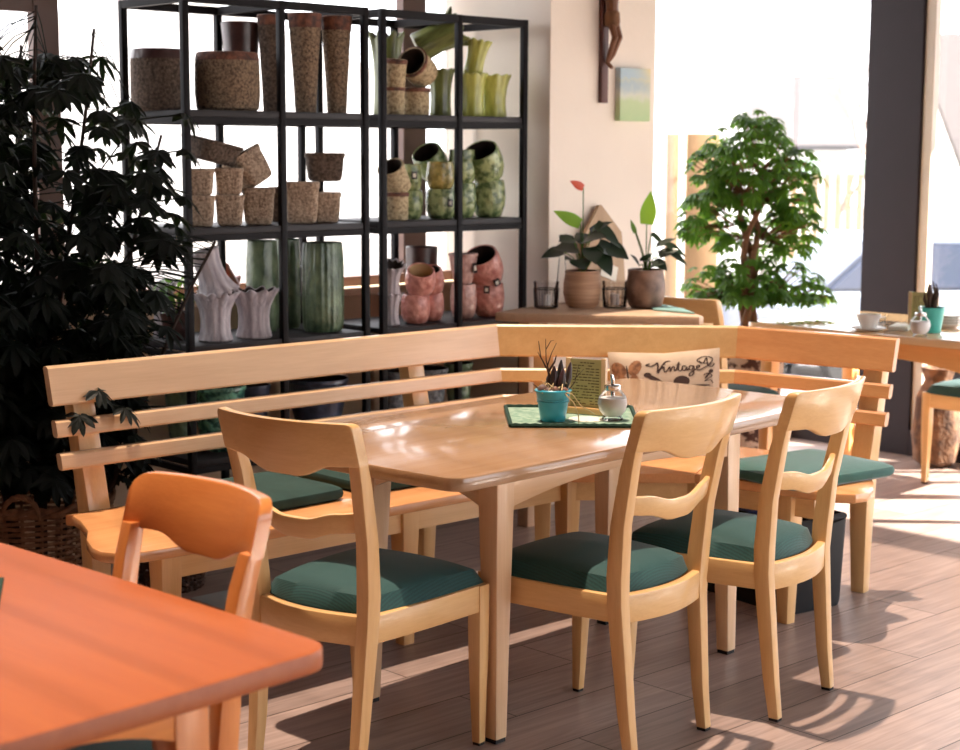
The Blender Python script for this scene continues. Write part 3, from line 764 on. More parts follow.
def make_pot(name, label, cat, kind, r, h, m, loc, group, rim=None, inner=None, tilt=None, flutes=0, ripple=0.0, mod=None, fill=None, tags=(), rimh=0.12):
    P, t = pot_profile(kind, r, h)
    root = thing(name, label, cat, loc, 0, group)
    R = None
    if kind == 'square':
        def mm(rr, z, a, i):
            c, s = abs(math.cos(a)), abs(math.sin(a)); k = 1.0 / ((c ** 4.4 + s ** 4.4) ** (1 / 4.4)); return (rr * k, z)
    elif flutes:
        def mm(rr, z, a, i):
            f = z / h
            g = max(0, f - 0.6) / 0.4
            return (rr * (1 + 0.022 * math.cos(flutes * a)) * (1 + ripple * g * g * math.cos(flutes * a)), z + ripple * h * 0.35 * g * g * math.cos(flutes * a))
    elif mod:
        mm = mod
    else:
        mm = None
    seg = 96 if flutes or kind == 'square' else SEG
    bm = B()
    prof = list(P)
    rt_, zt_ = P[-1]
    prof += [(rt_ - t * 0.4, zt_ + t * 0.35), (rt_ - t, zt_)]
    for k, z in reversed(P[:-1]):
        if z > t * 2: prof.append((max(k - t, 0.002), z))
    prof.append((max(P[0][0] - t, 0.002), t * 1.5))
    # split: body outside, liner inside
    nb = len(P) + 2
    lathe_open(bm, prof[:nb], seg, mm, capb=True)
    obj('pot_body', bm, m, root)
    bm = B(); lathe_open(bm, prof[nb - 1:], seg, mm, capt=True)
    obj('pot_inside', bm, inner or M['inside'], root)
    if rim:
        bm = B(); z0 = h * (1 - rimh)
        pr = []
        def rad(z):
            for (ra, za), (rb, zb) in zip(P, P[1:]):
                if za <= z <= zb: return lerp(ra, rb, (z - za) / (zb - za + 1e-9))
            return P[-1][0]
        for k in range(4):
            z = lerp(z0, h, k / 3); pr.append((rad(z) + 0.002, z))
        pr += [(P[-1][0] - t * 0.5, h + 0.003)]
        lathe_open(bm, pr, seg, mm)
        obj('rim', bm, rim, root)
    if fill:
        bm = B(); lathe_open(bm, [(P[-1][0] - t * 1.1, h * 0.9), (0.003, h * 0.92)], SEG, mm, capt=True); obj('soil', bm, fill, root)
    for (az, zz, sc) in tags:
        bm = B(); rr = 1.04 * r
        box(bm, (rr * math.cos(az), rr * math.sin(az), zz * h), (0.002, 0.024 * sc, 0.03 * sc), Matrix.Rotation(az, 3, 'Z'))
        tg = obj('price_tag', bm, M['tag'], root, smooth=False)
        bm = B(); box(bm, ((rr + 0.0015) * math.cos(az), (rr + 0.0015) * math.sin(az), zz * h), (0.001, 0.013 * sc, 0.016 * sc), Matrix.Rotation(az, 3, 'Z'))
        obj('tag_label', bm, M['tagw'], tg, smooth=False)
    if kind == 'square' and not tilt: root.rotation_euler = (0, 0, -TH + 0.12)
    if tilt:
        ax, an = tilt     # lean towards direction ax (degrees in plan) by an degrees
        a = math.radians(ax)
        root.rotation_euler = Matrix.Rotation(math.radians(an), 3, Vector((-math.sin(a), math.cos(a), 0))).to_euler()
    return root

def lathe_open(bm, prof, seg, mod=None, capb=False, capt=False):
    rings = []
    for i, (r, z) in enumerate(prof):
        ring = []
        for j in range(seg):
            a = 2 * PI * j / seg
            rr, zz = (mod(r, z, a, i) if mod else (r, z))
            ring.append((rr * math.cos(a), rr * math.sin(a), zz))
        rings.append(ring)
    R = loft(bm, rings, cap=False)
    if capb: bm.faces.new(R[0][::-1])
    if capt: bm.faces.new(R[-1])

# ------------------------------------------------------------------ shelf units
Z1, Z2, Z3, Z4, ZT = 1.640, 1.228, 0.812, 0.400, 2.035
def make_shelf(label, xs):
    t = thing('shelf_unit', label, 'shelf', (0, 0, 0), 0, 'black metal shelf units')
    for x in xs:
        for y in (4.93, 5.325):
            bm = B(); bx(bm, x - 0.0125, x + 0.0125, y, y + 0.025, 0, ZT, bev=0.002); obj('post', bm, M['black'], t)
    x0, x1 = xs[0] - 0.0125, xs[-1] + 0.0125
    for z in (Z1, Z2, Z3, Z4, 0.06):
        bm = B(); bx(bm, x0 + 0.026, x1 - 0.026, 4.936, 5.344, z - 0.024, z, bev=0.002); obj('shelf_board', bm, M['shelf_board'], t)
        bm = B()
        for a, b_ in zip(xs, xs[1:]):
            for y in (4.934, 5.327): bx(bm, a + 0.0125, b_ - 0.0125, y, y + 0.02, z - 0.047, z - 0.0245)
        for x in xs: bx(bm, x - 0.01, x + 0.01, 4.955, 5.325, z - 0.047, z - 0.0245)
        obj('rail', bm, M['black'], t, smooth=False)
    bm = B()
    for a, b_ in zip(xs, xs[1:]):
        for y in (4.93, 5.325): bx(bm, a + 0.0125, b_ - 0.0125, y, y + 0.025, ZT - 0.03, ZT - 0.001)
    for x in xs: bx(bm, x - 0.0125, x + 0.0125, 4.955, 5.325, ZT - 0.03, ZT - 0.001)
    obj('top_rail', bm, M['black'], t, smooth=False)
    return t
make_shelf('black open metal shelf unit beside the dark bushy plant, holding stone planters', (3.252, 3.662, 4.052))
make_shelf('black open metal shelf unit against the wall pier, holding green and pink pots', (4.140, 4.535, 4.900))

G1, G2, G3 = 'garden pots on the top shelf', 'garden pots on the middle shelf', 'garden pots on the lower shelf'
def zz(r, m_, g, *a): pass
LT = -135  # plan direction of the viewer seen from the shelf (towards -x -y)
PT = make_pot
# --- top shelf
PT('planter', 'large speckled stone planter with rusty serrated rim on the top shelf', 'planter', 'drum', 0.118, 0.208, M['planter_stone'], (3.527, 5.085, Z1), G1, rim=M['rust'], rimh=0.13)
PT('planter', 'dark stone planter at the plant-side end of the top shelf', 'planter', 'drum', 0.105, 0.215, M['stone_dark'], (3.315, 5.20, Z1), G1, rim=M['bronze'], rimh=0.15)
PT('plant_pot', 'dark bucket-shaped pot behind the big rusty-rimmed planter', 'pot', 'taper', 0.075, 0.335, M['bronze'], (3.715, 5.265, Z1), G1)
PT('tall_vase', 'dark tall vase half hidden behind the first middle shelf post, top shelf', 'vase', 'tall', 0.05, 0.36, M['stone_dark'], (3.775, 5.155, Z1), G1, rim=M['rust'], rimh=0.1)
PT('tall_vase', 'tall tapered speckled vase just beside the shelf post, top shelf', 'vase', 'tall', 0.062, 0.365, M['planter_stone'], (3.862, 5.06, Z1), G1, rim=M['rust'], rimh=0.14)
PT('tall_vase', 'tall speckled vase at the inner end of the top shelf, reddish at its mouth', 'vase', 'tall', 0.058, 0.360, M['planter_stone'], (3.988, 5.03, Z1), G1, rim=M['rust'], rimh=0.14)
PT('tall_vase', 'dark tall vase in shadow between two speckled ones, top shelf', 'vase', 'tall', 0.055, 0.36, M['stone_dark'], (3.99, 5.22, Z1), G1, rim=M['rust'], rimh=0.1)
PT('cylinder_pot', 'small speckled cylinder pot under a lying pot, behind the first post of the green shelf', 'pot', 'cyl', 0.040, 0.106, M['stone_light'], (4.291, 5.05, Z1), G1, rim=M['rust'], rimh=0.12)
PT('cylinder_pot', 'small speckled pot stacked tilted behind the first post of the green shelf', 'pot', 'cyl', 0.042, 0.108, M['stone_light'], (4.291, 5.05, Z1 + 0.106), G1, rim=M['rust'], tilt=(-100, 8))
PT('cylinder_pot', 'speckled cylinder pot with orange rim under a tilted open pot', 'pot', 'cyl', 0.055, 0.106, M['stone_light'], (4.403, 5.05, Z1), G1, rim=M['rust'], rimh=0.14)
PT('cylinder_pot', 'speckled pot lying on its side with dark mouth, on the orange-rimmed pot', 'pot', 'cyl', 0.062, 0.115, M['stone_light'], (4.458, 5.06, Z1 + 0.163), G1, rim=M['rust'], rimh=0.12, tilt=(-160, 66))
PT('fluted_vase', 'green petal-shaped vase behind the speckled pots, top shelf', 'vase', 'flute', 0.066, 0.32, M['olive'], (4.385, 5.21, Z1), G1, flutes=7, ripple=0.12)
PT('fluted_vase', 'dark olive fluted vase under a lying ruffled vase, behind the post', 'vase', 'flute', 0.056, 0.19, M['olive'], (4.615, 5.14, Z1), G1, flutes=9, ripple=0.05)
PT('fluted_vase', 'large green ruffled vase lying on its side atop the olive one, mouth to the pier', 'vase', 'flute', 0.080, 0.19, M['olive'], (4.515, 5.17, Z1 + 0.272), G1, flutes=9, ripple=0.10, tilt=(-38, 62))
PT('fluted_vase', 'lime fluted vase directly beside the green shelf middle post', 'vase', 'flute', 0.060, 0.172, M['lime'], (4.70, 5.04, Z1), G1, flutes=9, ripple=0.05)
PT('fluted_vase', 'lime ruffled vase leaning on top of the one beside the post', 'vase', 'flute', 0.05, 0.14, M['lime'], (4.70, 5.04, Z1 + 0.17), G1, flutes=9, ripple=0.08, tilt=(-60, 12))
PT('fluted_vase', 'lime fluted vase with wavy rim standing alone near the wall pier', 'vase', 'flute', 0.073, 0.170, M['lime'], (4.824, 5.05, Z1), G1, flutes=9, ripple=0.05)
# --- middle shelf
def sq(label, a, b, z, r, h, **k): PT('square_pot', label, 'pot', 'square', r * 1.08, h, k.pop('m', M['stone']), (a, b, z), G2, **k)
sq('square stone pot, bottom of the stack nearest the plant, middle shelf', 3.378, 5.05, Z2, 0.048, 0.108)
sq('square stone pot, bottom of the second stack from the plant', 3.504, 5.05, Z2, 0.049, 0.108)
sq('square stone pot carrying a tipped-over pot, middle shelf', 3.632, 5.05, Z2, 0.056, 0.133)
sq('square stone pot, top of the stack nearest the plant, middle shelf', 3.378, 5.05, Z2 + 0.112, 0.047, 0.092)
sq('square stone pot, top of the second stack from the plant', 3.504, 5.05, Z2 + 0.112, 0.048, 0.094)
sq('square stone pot tipped forward on its stack, mouth turned to the plant', 3.640, 5.06, Z2 + 0.150, 0.060, 0.125, tilt=(150, 32))
sq('dark shallow planter lying tipped on the small square stone pots', 3.46, 5.12, Z2 + 0.232, 0.088, 0.075, m=M['stone_dark'], tilt=(-30, 14))
sq('square stone pot right of the middle post, standing in front of two others', 3.831, 5.05, Z2, 0.062, 0.153)
sq('square stone pot, underneath the wide pot by the inner post', 3.955, 5.055, Z2, 0.050, 0.112)
sq('wide square stone pot sitting on top of the inner pair, middle shelf', 3.962, 5.075, Z2 + 0.156, 0.070, 0.105, m=M['stone_dark'])
sq('dark square pot in the shade, below, at the inner end of the stone shelf', 4.005, 5.20, Z2, 0.046, 0.105, m=M['stone_dark'])
sq('dark square pot in the shade behind the first stone pots of the inner bay', 3.86, 5.21, Z2, 0.05, 0.13, m=M['stone_dark'])
PT('cylinder_pot', 'pale speckled cylinder pot under a tilted pot, green pot shelf', 'pot', 'cyl', 0.05, 0.107, M['stone_light'], (4.297, 5.05, Z2), G2, rim=M['rust'], rimh=0.12)
PT('cylinder_pot', 'pale speckled pot tilted with dark mouth over its twin, green pot shelf', 'pot', 'cyl', 0.054, 0.112, M['stone_light'], (4.318, 5.055, Z2 + 0.122), G2, tilt=(-160, 38))
def eg(label, a, b, z, r, h, m, kind='egg', g=G2, **k): PT('embossed_pot', label, 'pot', kind, r, h, m, (a, b, z), g, **k)
eg('slim mottled green pot, lower half of the stack beside the pale cylinders', 4.425, 5.10, Z2, 0.045, 0.112, M['leafgreen'])
eg('slim mottled green pot upside down on the stack, with a dark tag', 4.422, 5.10, Z2 + 0.112, 0.042, 0.106, M['leafgreen'], kind='belly', tags=((math.radians(-115), 0.6, 1.0),))
eg('leaf-embossed green pot, lower of the golden-topped stack', 4.531, 5.045, Z2, 0.062, 0.118, M['leafgreen'], tags=((math.radians(-95), 0.55, 1.0),))
eg('golden-green embossed pot on top of the embossed stack', 4.529, 5.045, Z2 + 0.119, 0.058, 0.108, M['leafgold'], kind='belly')
eg('tilted green pot with wide dark mouth behind the golden-topped stack', 4.645, 5.19, Z2 + 0.17, 0.070, 0.13, M['leafgreen'], tilt=(-165, 42))
eg('green egg-shaped pot, lower one right behind the middle post', 4.672, 5.07, Z2, 0.060, 0.14, M['leafgreen'])
eg('green egg-shaped pot, upper one right behind the middle post', 4.672, 5.07, Z2 + 0.141, 0.058, 0.135, M['leafgreen'], kind='belly')
eg('large green embossed pot under the tilted pot next to the wall pier', 4.806, 5.05, Z2, 0.070, 0.152, M['leafgreen'])
eg('green embossed pot tilted open, highest at the pier end of the middle shelf', 4.812, 5.055, Z2 + 0.162, 0.080, 0.14, M['leafgreen'], tilt=(-160, 36))
# --- lower shelf
def ru(label, a, b, z, r, h, m=None, **k): PT('ruffled_vase', label, 'vase', 'ruffle', r, h, m or M['white_grey'], (a, b, z), G3, flutes=11, ripple=0.09, **k)
ru('pale grey ruffled vase under an upturned one, near the plant', 3.432, 5.05, Z3, 0.083, 0.172)
ru('pale grey ruffled vase standing upright by the first middle post', 3.600, 5.045, Z3, 0.088, 0.176)
ru('pale grey ruffled vase upside down and leaning on another', 3.392, 5.06, Z3 + 0.330, 0.074, 0.165, tilt=(-20, 162))
PT('relief_vase', 'dark green relief cylinder vase behind the ruffled grey pair', 'vase', 'drum', 0.062, 0.345, M['relief'], (3.763, 5.215, Z3), G3)
PT('relief_vase', 'tall green fluted vase with flower relief, right of the middle post', 'vase', 'drum', 0.080, 0.338, M['relief'], (3.936, 5.06, Z3), G3, flutes=22)
PT('relief_vase', 'dark green relief vase in shadow behind the middle post', 'vase', 'drum', 0.052, 0.345, M['relief'], (3.905, 5.245, Z3), G3)
ru('dark blue ruffled pot below its twin at the unit end', 4.012, 5.215, Z3, 0.05, 0.125, M['dkblue'])
ru('dark blue ruffled pot on top of its twin at the unit end', 4.012, 5.215, Z3 + 0.128, 0.048, 0.105, M['dkblue'])
ru('white ruffled pot behind the first post of the pink shelf, lower', 4.270, 5.05, Z3, 0.046, 0.122)
ru('white ruffled pot tilted on top behind the first post of the pink shelf', 4.268, 5.05, Z3 + 0.13, 0.05, 0.12, tilt=(-120, 20))
PT('cylinder_pot', 'dark brown glazed pot with flat rim behind the pink pots', 'pot', 'cyl', 0.066, 0.29, M['bronze'], (4.60, 5.24, Z3), G3)
eg('salmon pot with woven relief under a cream-lined one, front', 4.391, 5.04, Z3, 0.060, 0.114, M['pink'], g=G3)
eg('salmon pot tilted open to show its cream lining', 4.408, 5.035, Z3 + 0.122, 0.062, 0.108, M['pink'], g=G3, inner=M['cream'], tilt=(-125, 30))
eg('salmon pot, second stack from the post, below', 4.510, 5.075, Z3, 0.050, 0.11, M['pink'], g=G3)
eg('salmon pot, second stack from the post, tilted on top', 4.512, 5.07, Z3 + 0.118, 0.053, 0.10, M['pink'], g=G3, tilt=(-150, 24))
eg('pale pink pot, lower of the tagged pair behind the middle post', 4.672, 5.06, Z3, 0.056, 0.14, M['pinkpale'], g=G3)
eg('pale pink pot with black tag, upper of the pair behind the middle post', 4.670, 5.06, Z3 + 0.142, 0.060, 0.125, M['pinkpale'], g=G3, kind='bowl', tags=((math.radians(-80), 0.55, 1.3),))
eg('large salmon pot with tags at the pier end of the lower shelf', 4.806, 5.05, Z3, 0.068, 0.138, M['pink'], g=G3, tags=((math.radians(-140), 0.85, 1.0),))
eg('large salmon pot tilted open above the tagged one at the pier end', 4.812, 5.055, Z3 + 0.148, 0.080, 0.138, M['pink'], g=G3, tilt=(-160, 36), tags=((math.radians(-105), 0.25, 1.1),))
pk = PT('plant_pot', 'plum-brown ceramic pot in the shade at the plant-side end of the lower shelf', 'pot', 'taper', 0.062, 0.10, M['bronze'], (3.345, 5.17, Z3), G3, fill=M['soil'])
ru('pale grey ruffled vase in shadow behind the plum pot', 3.36, 5.285, Z3, 0.05, 0.20)
# --- shelf behind the bench back
G4 = 'glazed bowls behind the bench back'
PT('glazed_bowl', 'turquoise-green patterned bowl seen through the bench slats', 'bowl', 'bowl', 0.098, 0.24, M['teal'], (3.462, 5.08, Z4), G4)
PT('glazed_bowl', 'green bowl partly behind the turquoise one, nearest the plant', 'bowl', 'bowl', 0.06, 0.24, M['relief'], (3.325, 5.12, Z4), G4)
PT('glazed_bowl', 'dark blue basin with handles seen between bench slats under the green vases', 'bowl', 'bowl', 0.118, 0.225, M['dkblue'], (3.925, 5.085, Z4), G4)
PT('glazed_bowl', 'dark blue bowl in shadow between turquoise bowl and basin', 'bowl', 'bowl', 0.07, 0.21, M['dkblue'], (3.69, 5.19, Z4), G4)
PT('glazed_bowl', 'grey-blue flared bowl behind the bench post', 'bowl', 'bowl', 0.06, 0.215, M['greypot'], (4.335, 5.10, Z4), G4)
PT('glazed_bowl', 'wide grey-blue bowl behind the bench slats under the pink pots', 'bowl', 'bowl', 0.085, 0.21, M['greypot'], (4.515, 5.11, Z4), G4)
PT('glazed_bowl', 'green bowl behind the bench slats next to the pier', 'bowl', 'bowl', 0.06, 0.215, M['relief'], (4.70, 5.12, Z4), G4)

# ------------------------------------------------------------------ ledge by the pier and what stands on it
lg = thing('plant_ledge', 'light wooden ledge board behind the bench corner carrying potted anthuriums', 'ledge')
bm = B(); slab(bm, [(4.55, 4.617), (4.995, 4.068), (5.03, 4.075), (5.15, 4.26), (5.42, 4.845), (4.96, 4.845), (4.53, 4.72)], 0.835, 0.872, 0.010); obj('board', bm, LEDGE, lg)
for x, y in ((4.66, 4.66), (5.05, 4.20), (5.32, 4.76)):
    bm = B(); bx(bm, x - 0.03, x + 0.03, y - 0.03, y + 0.03, 0, 0.8355, bev=0.004); obj('leg', bm, LEDGE, lg)
LZ = 0.872
def heart_leaf(bm, base, tip, width, nrm, fold=0.25, droop=0.15, notch=0.12, n=8):
    base, tip = Vector(base), Vector(tip)
    ax = tip - base; L = ax.length; ax.normalize()
    nr = Vector(nrm); nr = (nr - ax * nr.dot(ax)).normalized(); sd_ = ax.cross(nr)
    rows = []
    for k in range(n + 1):
        u = k / n
        wv = width * 0.5 * (math.sin(PI * min(1, u ** 0.62)) ** 0.9 if 0 < u < 1 else 0.0)
        c = base + ax * (L * u) - nr * (droop * L * u * u)
        back = ax * (-notch * L) if u < 0.25 else Vector((0, 0, 0))
        l_ = c + sd_ * wv + nr * (fold * wv) + back * (1 if 0 < u < 0.25 else 0)
        r_ = c - sd_ * wv + nr * (fold * wv) + back * (1 if 0 < u < 0.25 else 0)
        rows.append((l_, c, r_))
    vs = [[bm.verts.new(p) for p in r] for r in rows]
    for a, b_ in zip(vs, vs[1:]):
        bm.faces.new((a[0], a[1], b_[1], b_[0])); bm.faces.new((a[1], a[2], b_[2], b_[1]))

RV = Vector((rt0.x, rt0.y, 0)); FV = Vector((math.sin(TH), math.cos(TH), 0))   # plan directions: picture right, away
def rvp(r, f, z): return RV * r + FV * f + Vector((0, 0, z))
def anthurium(name, label, loc, leaves, stems, flowers, hgt):
    t = thing(name, label, 'plant', loc, 0, 'anthuriums on the ledge')
    bm = B(); dk = B()
    for (r1, f1, z1, r2, f2, z2, wd, bright) in leaves:
        b_ = rvp(r1, f1, z1); tp = rvp(r2, f2, z2)
        tube(dk, [rvp(0, 0, -0.01), (rvp(0, 0, 0) + b_) * 0.5 + Vector((0, 0, 0.02)), b_], 0.0025, 5)
        heart_leaf(bm, b_, tp, wd, Vector((0, 0, 1)) - FV * 0.6, fold=0.15)
    obj('foliage', bm, M['leaf_deep'], t); 
    if stems:
        for (r2, f2, z2) in stems: tube(dk, [rvp(0, 0, 0), rvp(r2 * 0.3, f2 * 0.3, z2 * 0.5), rvp(r2, f2, z2)], 0.0025, 5)
    for fl_ in flowers:
        r1, f1, z1 = fl_[1:4]; tube(dk, [rvp(0, 0, 0), rvp(r1 * 0.4, f1 * 0.4, z1 * 0.5), rvp(r1, f1, z1)], 0.0022, 5)
    obj('stalks', dk, M['leaf'], t)
    for (nm, r1, f1, z1, r2, f2, z2, wd, m_) in flowers:
        bm = B(); b_ = rvp(r1, f1, z1); tp = rvp(r2, f2, z2)
        heart_leaf(bm, b_, tp, wd, -FV * 1.0 + Vector((0, 0, 0.3)), fold=0.1, droop=0.05)
        obj(nm, bm, m_, t)
    return t
PT('plant_pot', 'tan banded round pot between two glass jars on the ledge', 'pot', 'belly', 0.078, 0.148, M['terra'], (4.938, 4.635, LZ), None, fill=M['soil'])
PT('plant_pot', 'mottled dark brown round pot near the turquoise cloth on the ledge', 'pot', 'belly', 0.080, 0.155, M['brownpot'], (5.105, 4.44, LZ), None, fill=M['soil'])
rl = random.Random(3)
lv = [(-0.08, 0.0, 0.09, -0.17, -0.02, 0.075, 0.075, 0), (-0.02, -0.03, 0.10, -0.12, -0.05, 0.115, 0.09, 0), (0.03, 0.02, 0.17, 0.115, 0.0, 0.22, 0.05, 0), (0.05, 0.0, 0.20, 0.165, -0.02, 0.115, 0.075, 0), (0.06, -0.03, 0.12, 0.15, -0.03, 0.075, 0.09, 0), (0.06, -0.04, 0.09, 0.12, -0.07, 0.0, 0.085, 0), (0.02, -0.04, 0.15, 0.09, -0.07, 0.16, 0.075, 0), (-0.04, -0.04, 0.14, -0.10, -0.07, 0.14, 0.07, 0), (0.10, -0.01, 0.11, 0.19, -0.03, 0.07, 0.10, 0), (-0.02, -0.05, 0.06, 0.0, -0.11, 0.03, 0.09, 0), (0.02, 0.04, 0.12, -0.02, 0.1, 0.17, 0.08, 0), (0.03, -0.05, 0.11, 0.05, -0.10, 0.05, 0.09, 0), (-0.05, 0.03, 0.12, -0.09, 0.06, 0.16, 0.07, 0), (0.0, -0.02, 0.13, 0.04, -0.06, 0.15, 0.07, 0), (-0.03, 0.0, 0.05, -0.07, -0.06, 0.07, 0.07, 0)]
anthurium('anthurium', 'anthurium with dark leaves and a coral flower in the tan banded pot', (4.938, 4.635, LZ + 0.137), lv, [], [('spathe', 0.0, 0.0, 0.345, -0.055, -0.02, 0.375, 0.035, M['coral']), ('leaf', -0.01, 0.0, 0.20, -0.12, -0.02, 0.255, 0.055, M['leaf_bright'])], 0.3)
lv = [(0.02, 0.0, 0.16, 0.075, -0.02, 0.115, 0.03, 0), (0.075, 0.0, 0.12, 0.165, -0.02, 0.075, 0.045, 0), (0.05, -0.02, 0.07, 0.125, -0.03, 0.105, 0.06, 0), (0.09, 0.0, 0.09, 0.17, -0.02, 0.04, 0.045, 0), (0.02, -0.03, 0.03, 0.07, -0.06, 0.05, 0.05, 0), (-0.03, -0.02, 0.03, -0.06, -0.05, 0.08, 0.045, 0), (0.03, -0.03, 0.05, 0.08, -0.07, 0.02, 0.06, 0), (0.04, -0.02, 0.11, 0.11, -0.05, 0.15, 0.04, 0), (-0.01, -0.03, 0.05, 0.0, -0.08, 0.09, 0.05, 0), (0.0, 0.02, 0.06, 0.03, 0.04, 0.03, 0.05, 0)]
anthurium('anthurium', 'airier anthurium with one upright lime spathe in the dark brown pot', (5.105, 4.44, LZ + 0.143), lv, [(-0.045, 0, 0.17)], [('spathe', 0.0, 0.0, 0.195, 0.015, -0.01, 0.33, 0.066, M['leaf_bright']), ('bud', -0.045, 0.0, 0.16, -0.065, 0.0, 0.215, 0.02, M['leaf'])], 0.3)
def jar(label, loc):
    t = thing('glass_jar', label, 'jar', loc, 0, 'glass jars on the ledge')
    bm = B(); lathe_open(bm, [(0.038, 0.0), (0.045, 0.006), (0.049, 0.05), (0.050, 0.09), (0.052, 0.108), (0.049, 0.108), (0.047, 0.05), (0.042, 0.008)], 28, None, capb=True, capt=True); obj('jar_body', bm, M['jar'], t)
    bm = B()
    for z, r in ((0.006, 0.047), (0.078, 0.0515)):
        tube(bm, [(r * math.cos(2 * PI * k / 28), r * math.sin(2 * PI * k / 28), z) for k in range(29)], 0.0022, 6)
    for k in range(14):
        a = 2 * PI * k / 14; tube(bm, [(0.047 * math.cos(a), 0.047 * math.sin(a), 0.006), (0.0515 * math.cos(a), 0.0515 * math.sin(a), 0.078)], 0.0012, 5)
    obj('wire_cage', bm, M['black'], t)
    bm = B(); lathe(bm, [(0.018, 0.012), (0.019, 0.055), (0.004, 0.058)], 16); obj('candle', bm, M['white'], t)
jar('wire-caged glass jar on the ledge, close to the shelf', (4.795, 4.70, LZ))
jar('wire-caged glass jar on the ledge, between the two anthurium pots', (5.02, 4.53, LZ))
bm = B(); slab(bm, [(5.03, 4.33), (5.04, 4.13), (5.14, 4.27), (5.22, 4.43), (5.18, 4.50)], LZ, LZ + 0.008, 0.002); tag(obj('folded_cloth', bm, M['aqua']), 'pale turquoise cloth folded flat at the end of the ledge', 'cloth')
# leaning house-shaped board with a card
hb = thing('house_board', 'pale house-shaped wooden board leaning on the wall behind the anthurium', 'decoration', (5.27, 4.80, LZ), 0)
hb.rotation_euler = (math.radians(-7), 0, 0)
bm = B()
pol = [(-0.115, 0.0), (0.115, 0.0), (0.115, 0.285), (0.0, 0.405), (-0.012, 0.405), (-0.115, 0.285)]
lo = [bm.verts.new((x, -0.01, z)) for x, z in pol]; hi = [bm.verts.new((x, 0.01, z)) for x, z in pol]
bm.faces.new(lo); bm.faces.new(hi[::-1])
for i in range(6): bm.faces.new((lo[i], hi[i], hi[(i + 1) % 6], lo[(i + 1) % 6]))
obj('board', bm, OLDW, hb, smooth=False)
bm = B(); box(bm, (0.01, -0.016, 0.12), (0.10, 0.002, 0.065), Matrix.Rotation(math.radians(20), 3, 'Y')); obj('card', bm, M['tagw'], hb, smooth=False)
bm = B(); lathe(bm, [(0.03, 0), (0.034, 0.05), (0.02, 0.11), (0.012, 0.2), (0.016, 0.215), (0.004, 0.22)], 20); tag(obj('bottle_vase', bm, M['clear'], loc=(4.99, 4.80, LZ)), 'slender clear glass vase behind the anthurium near the pier edge', 'vase')

# ------------------------------------------------------------------ pier: crucifix and picture
cx_ = thing('crucifix', 'dark wooden wall crucifix with carved figure, cut off by the top of the picture', 'crucifix', (5.292, PB, 1.706))
bm = B(); bx(bm, -0.02, 0.02, -0.022, -0.001, 0, 0.72, bev=0.002); bx(bm, -0.19, 0.19, -0.0225, -0.0012, 0.50, 0.54, bev=0.002); obj('cross', bm, M['redwood'], cx_)
bm = B()
me_pts = [(0, -0.058, 0.33), (0, -0.055, 0.40), (0, -0.05, 0.46), (0, -0.05, 0.50), (0, -0.056, 0.535), (0.0, -0.06, 0.565)]
tube(bm, me_pts, [0.028, 0.026, 0.034, 0.03, 0.012, 0.010], 10)
for s in (-1, 1):
    tube(bm, [(s * 0.012, -0.056, 0.35), (s * 0.014, -0.088, 0.27), (s * 0.010, -0.055, 0.20), (s * 0.004, -0.034, 0.168), (s * 0.004, -0.058, 0.145)], [0.018, 0.014, 0.011, 0.008, 0.006], 8)
    tube(bm, [(s * 0.03, -0.05, 0.49), (s * 0.10, -0.04, 0.51), (s * 0.165, -0.028, 0.525)], [0.011, 0.009, 0.006], 8)
bmesh.ops.create_icosphere(bm, subdivisions=2, radius=0.024, matrix=Matrix.Translation((0.008, -0.066, 0.585)))
obj('carved_figure', bm, M['skin_wood'], cx_)
bm = B(); lathe(bm, [(0.029, 0.315), (0.034, 0.335), (0.031, 0.375), (0.026, 0.38)], 14); bmesh.ops.translate(bm, verts=bm.verts, vec=(0, -0.057, 0)); obj('loincloth', bm, M['bark'], cx_)
m, nt, b = newmat('child_painting')
tc = nt.nodes.new('ShaderNodeTexCoord'); sp = nt.nodes.new('ShaderNodeSeparateXYZ'); nt.links.new(tc.outputs['Generated'], sp.inputs[0])
nz = nt.nodes.new('ShaderNodeTexNoise'); nz.inputs['Scale'].default_value = 4.5; nz.inputs['Detail'].default_value = 4; nt.links.new(tc.outputs['Generated'], nz.inputs['Vector'])
ma = nt.nodes.new('ShaderNodeMath'); ma.operation = 'MULTIPLY_ADD'; ma.inputs[1].default_value = 0.35; nt.links.new(nz.outputs['Fac'], ma.inputs[0]); nt.links.new(sp.outputs['Z'], ma.inputs[2])
rr_ = nt.nodes.new('ShaderNodeValToRGB'); el = rr_.color_ramp.elements
el[0].position = 0.2; el[0].color = lin((184, 210, 160)); el[1].position = 1.15; el[1].color = lin((180, 202, 212))
for p_, c_ in ((0.52, (196, 214, 168)), (0.66, (214, 218, 204)), (0.86, (176, 196, 204)), (0.98, (196, 206, 196))):
    e_ = el.new(p_); e_.color = lin(c_)
nt.links.new(ma.outputs[0], rr_.inputs['Fac'])
gx = nt.nodes.new('ShaderNodeMath'); gx.operation = 'MULTIPLY'; nt.links.new(sp.outputs['X'], gx.inputs[0]); nt.links.new(sp.outputs['Z'], gx.inputs[1])
gp = nt.nodes.new('ShaderNodeMath'); gp.operation = 'POWER'; gp.inputs[1].default_value = 3.0; nt.links.new(gx.outputs[0], gp.inputs[0])
mx_ = nt.nodes.new('ShaderNodeMix'); mx_.data_type = 'RGBA'; nt.links.new(gp.outputs[0], mx_.inputs['Factor']); nt.links.new(rr_.outputs['Color'], mx_.inputs[6]); mx_.inputs[7].default_value = lin((240, 222, 160))
nt.links.new(mx_.outputs[2], b.inputs['Base Color']); b.inputs['Roughness'].default_value = 0.8
pf = thing('wall_picture', 'small unframed blue, green and yellow picture on the cream pier below the crucifix', 'picture', (5.477, PB, 1.632))
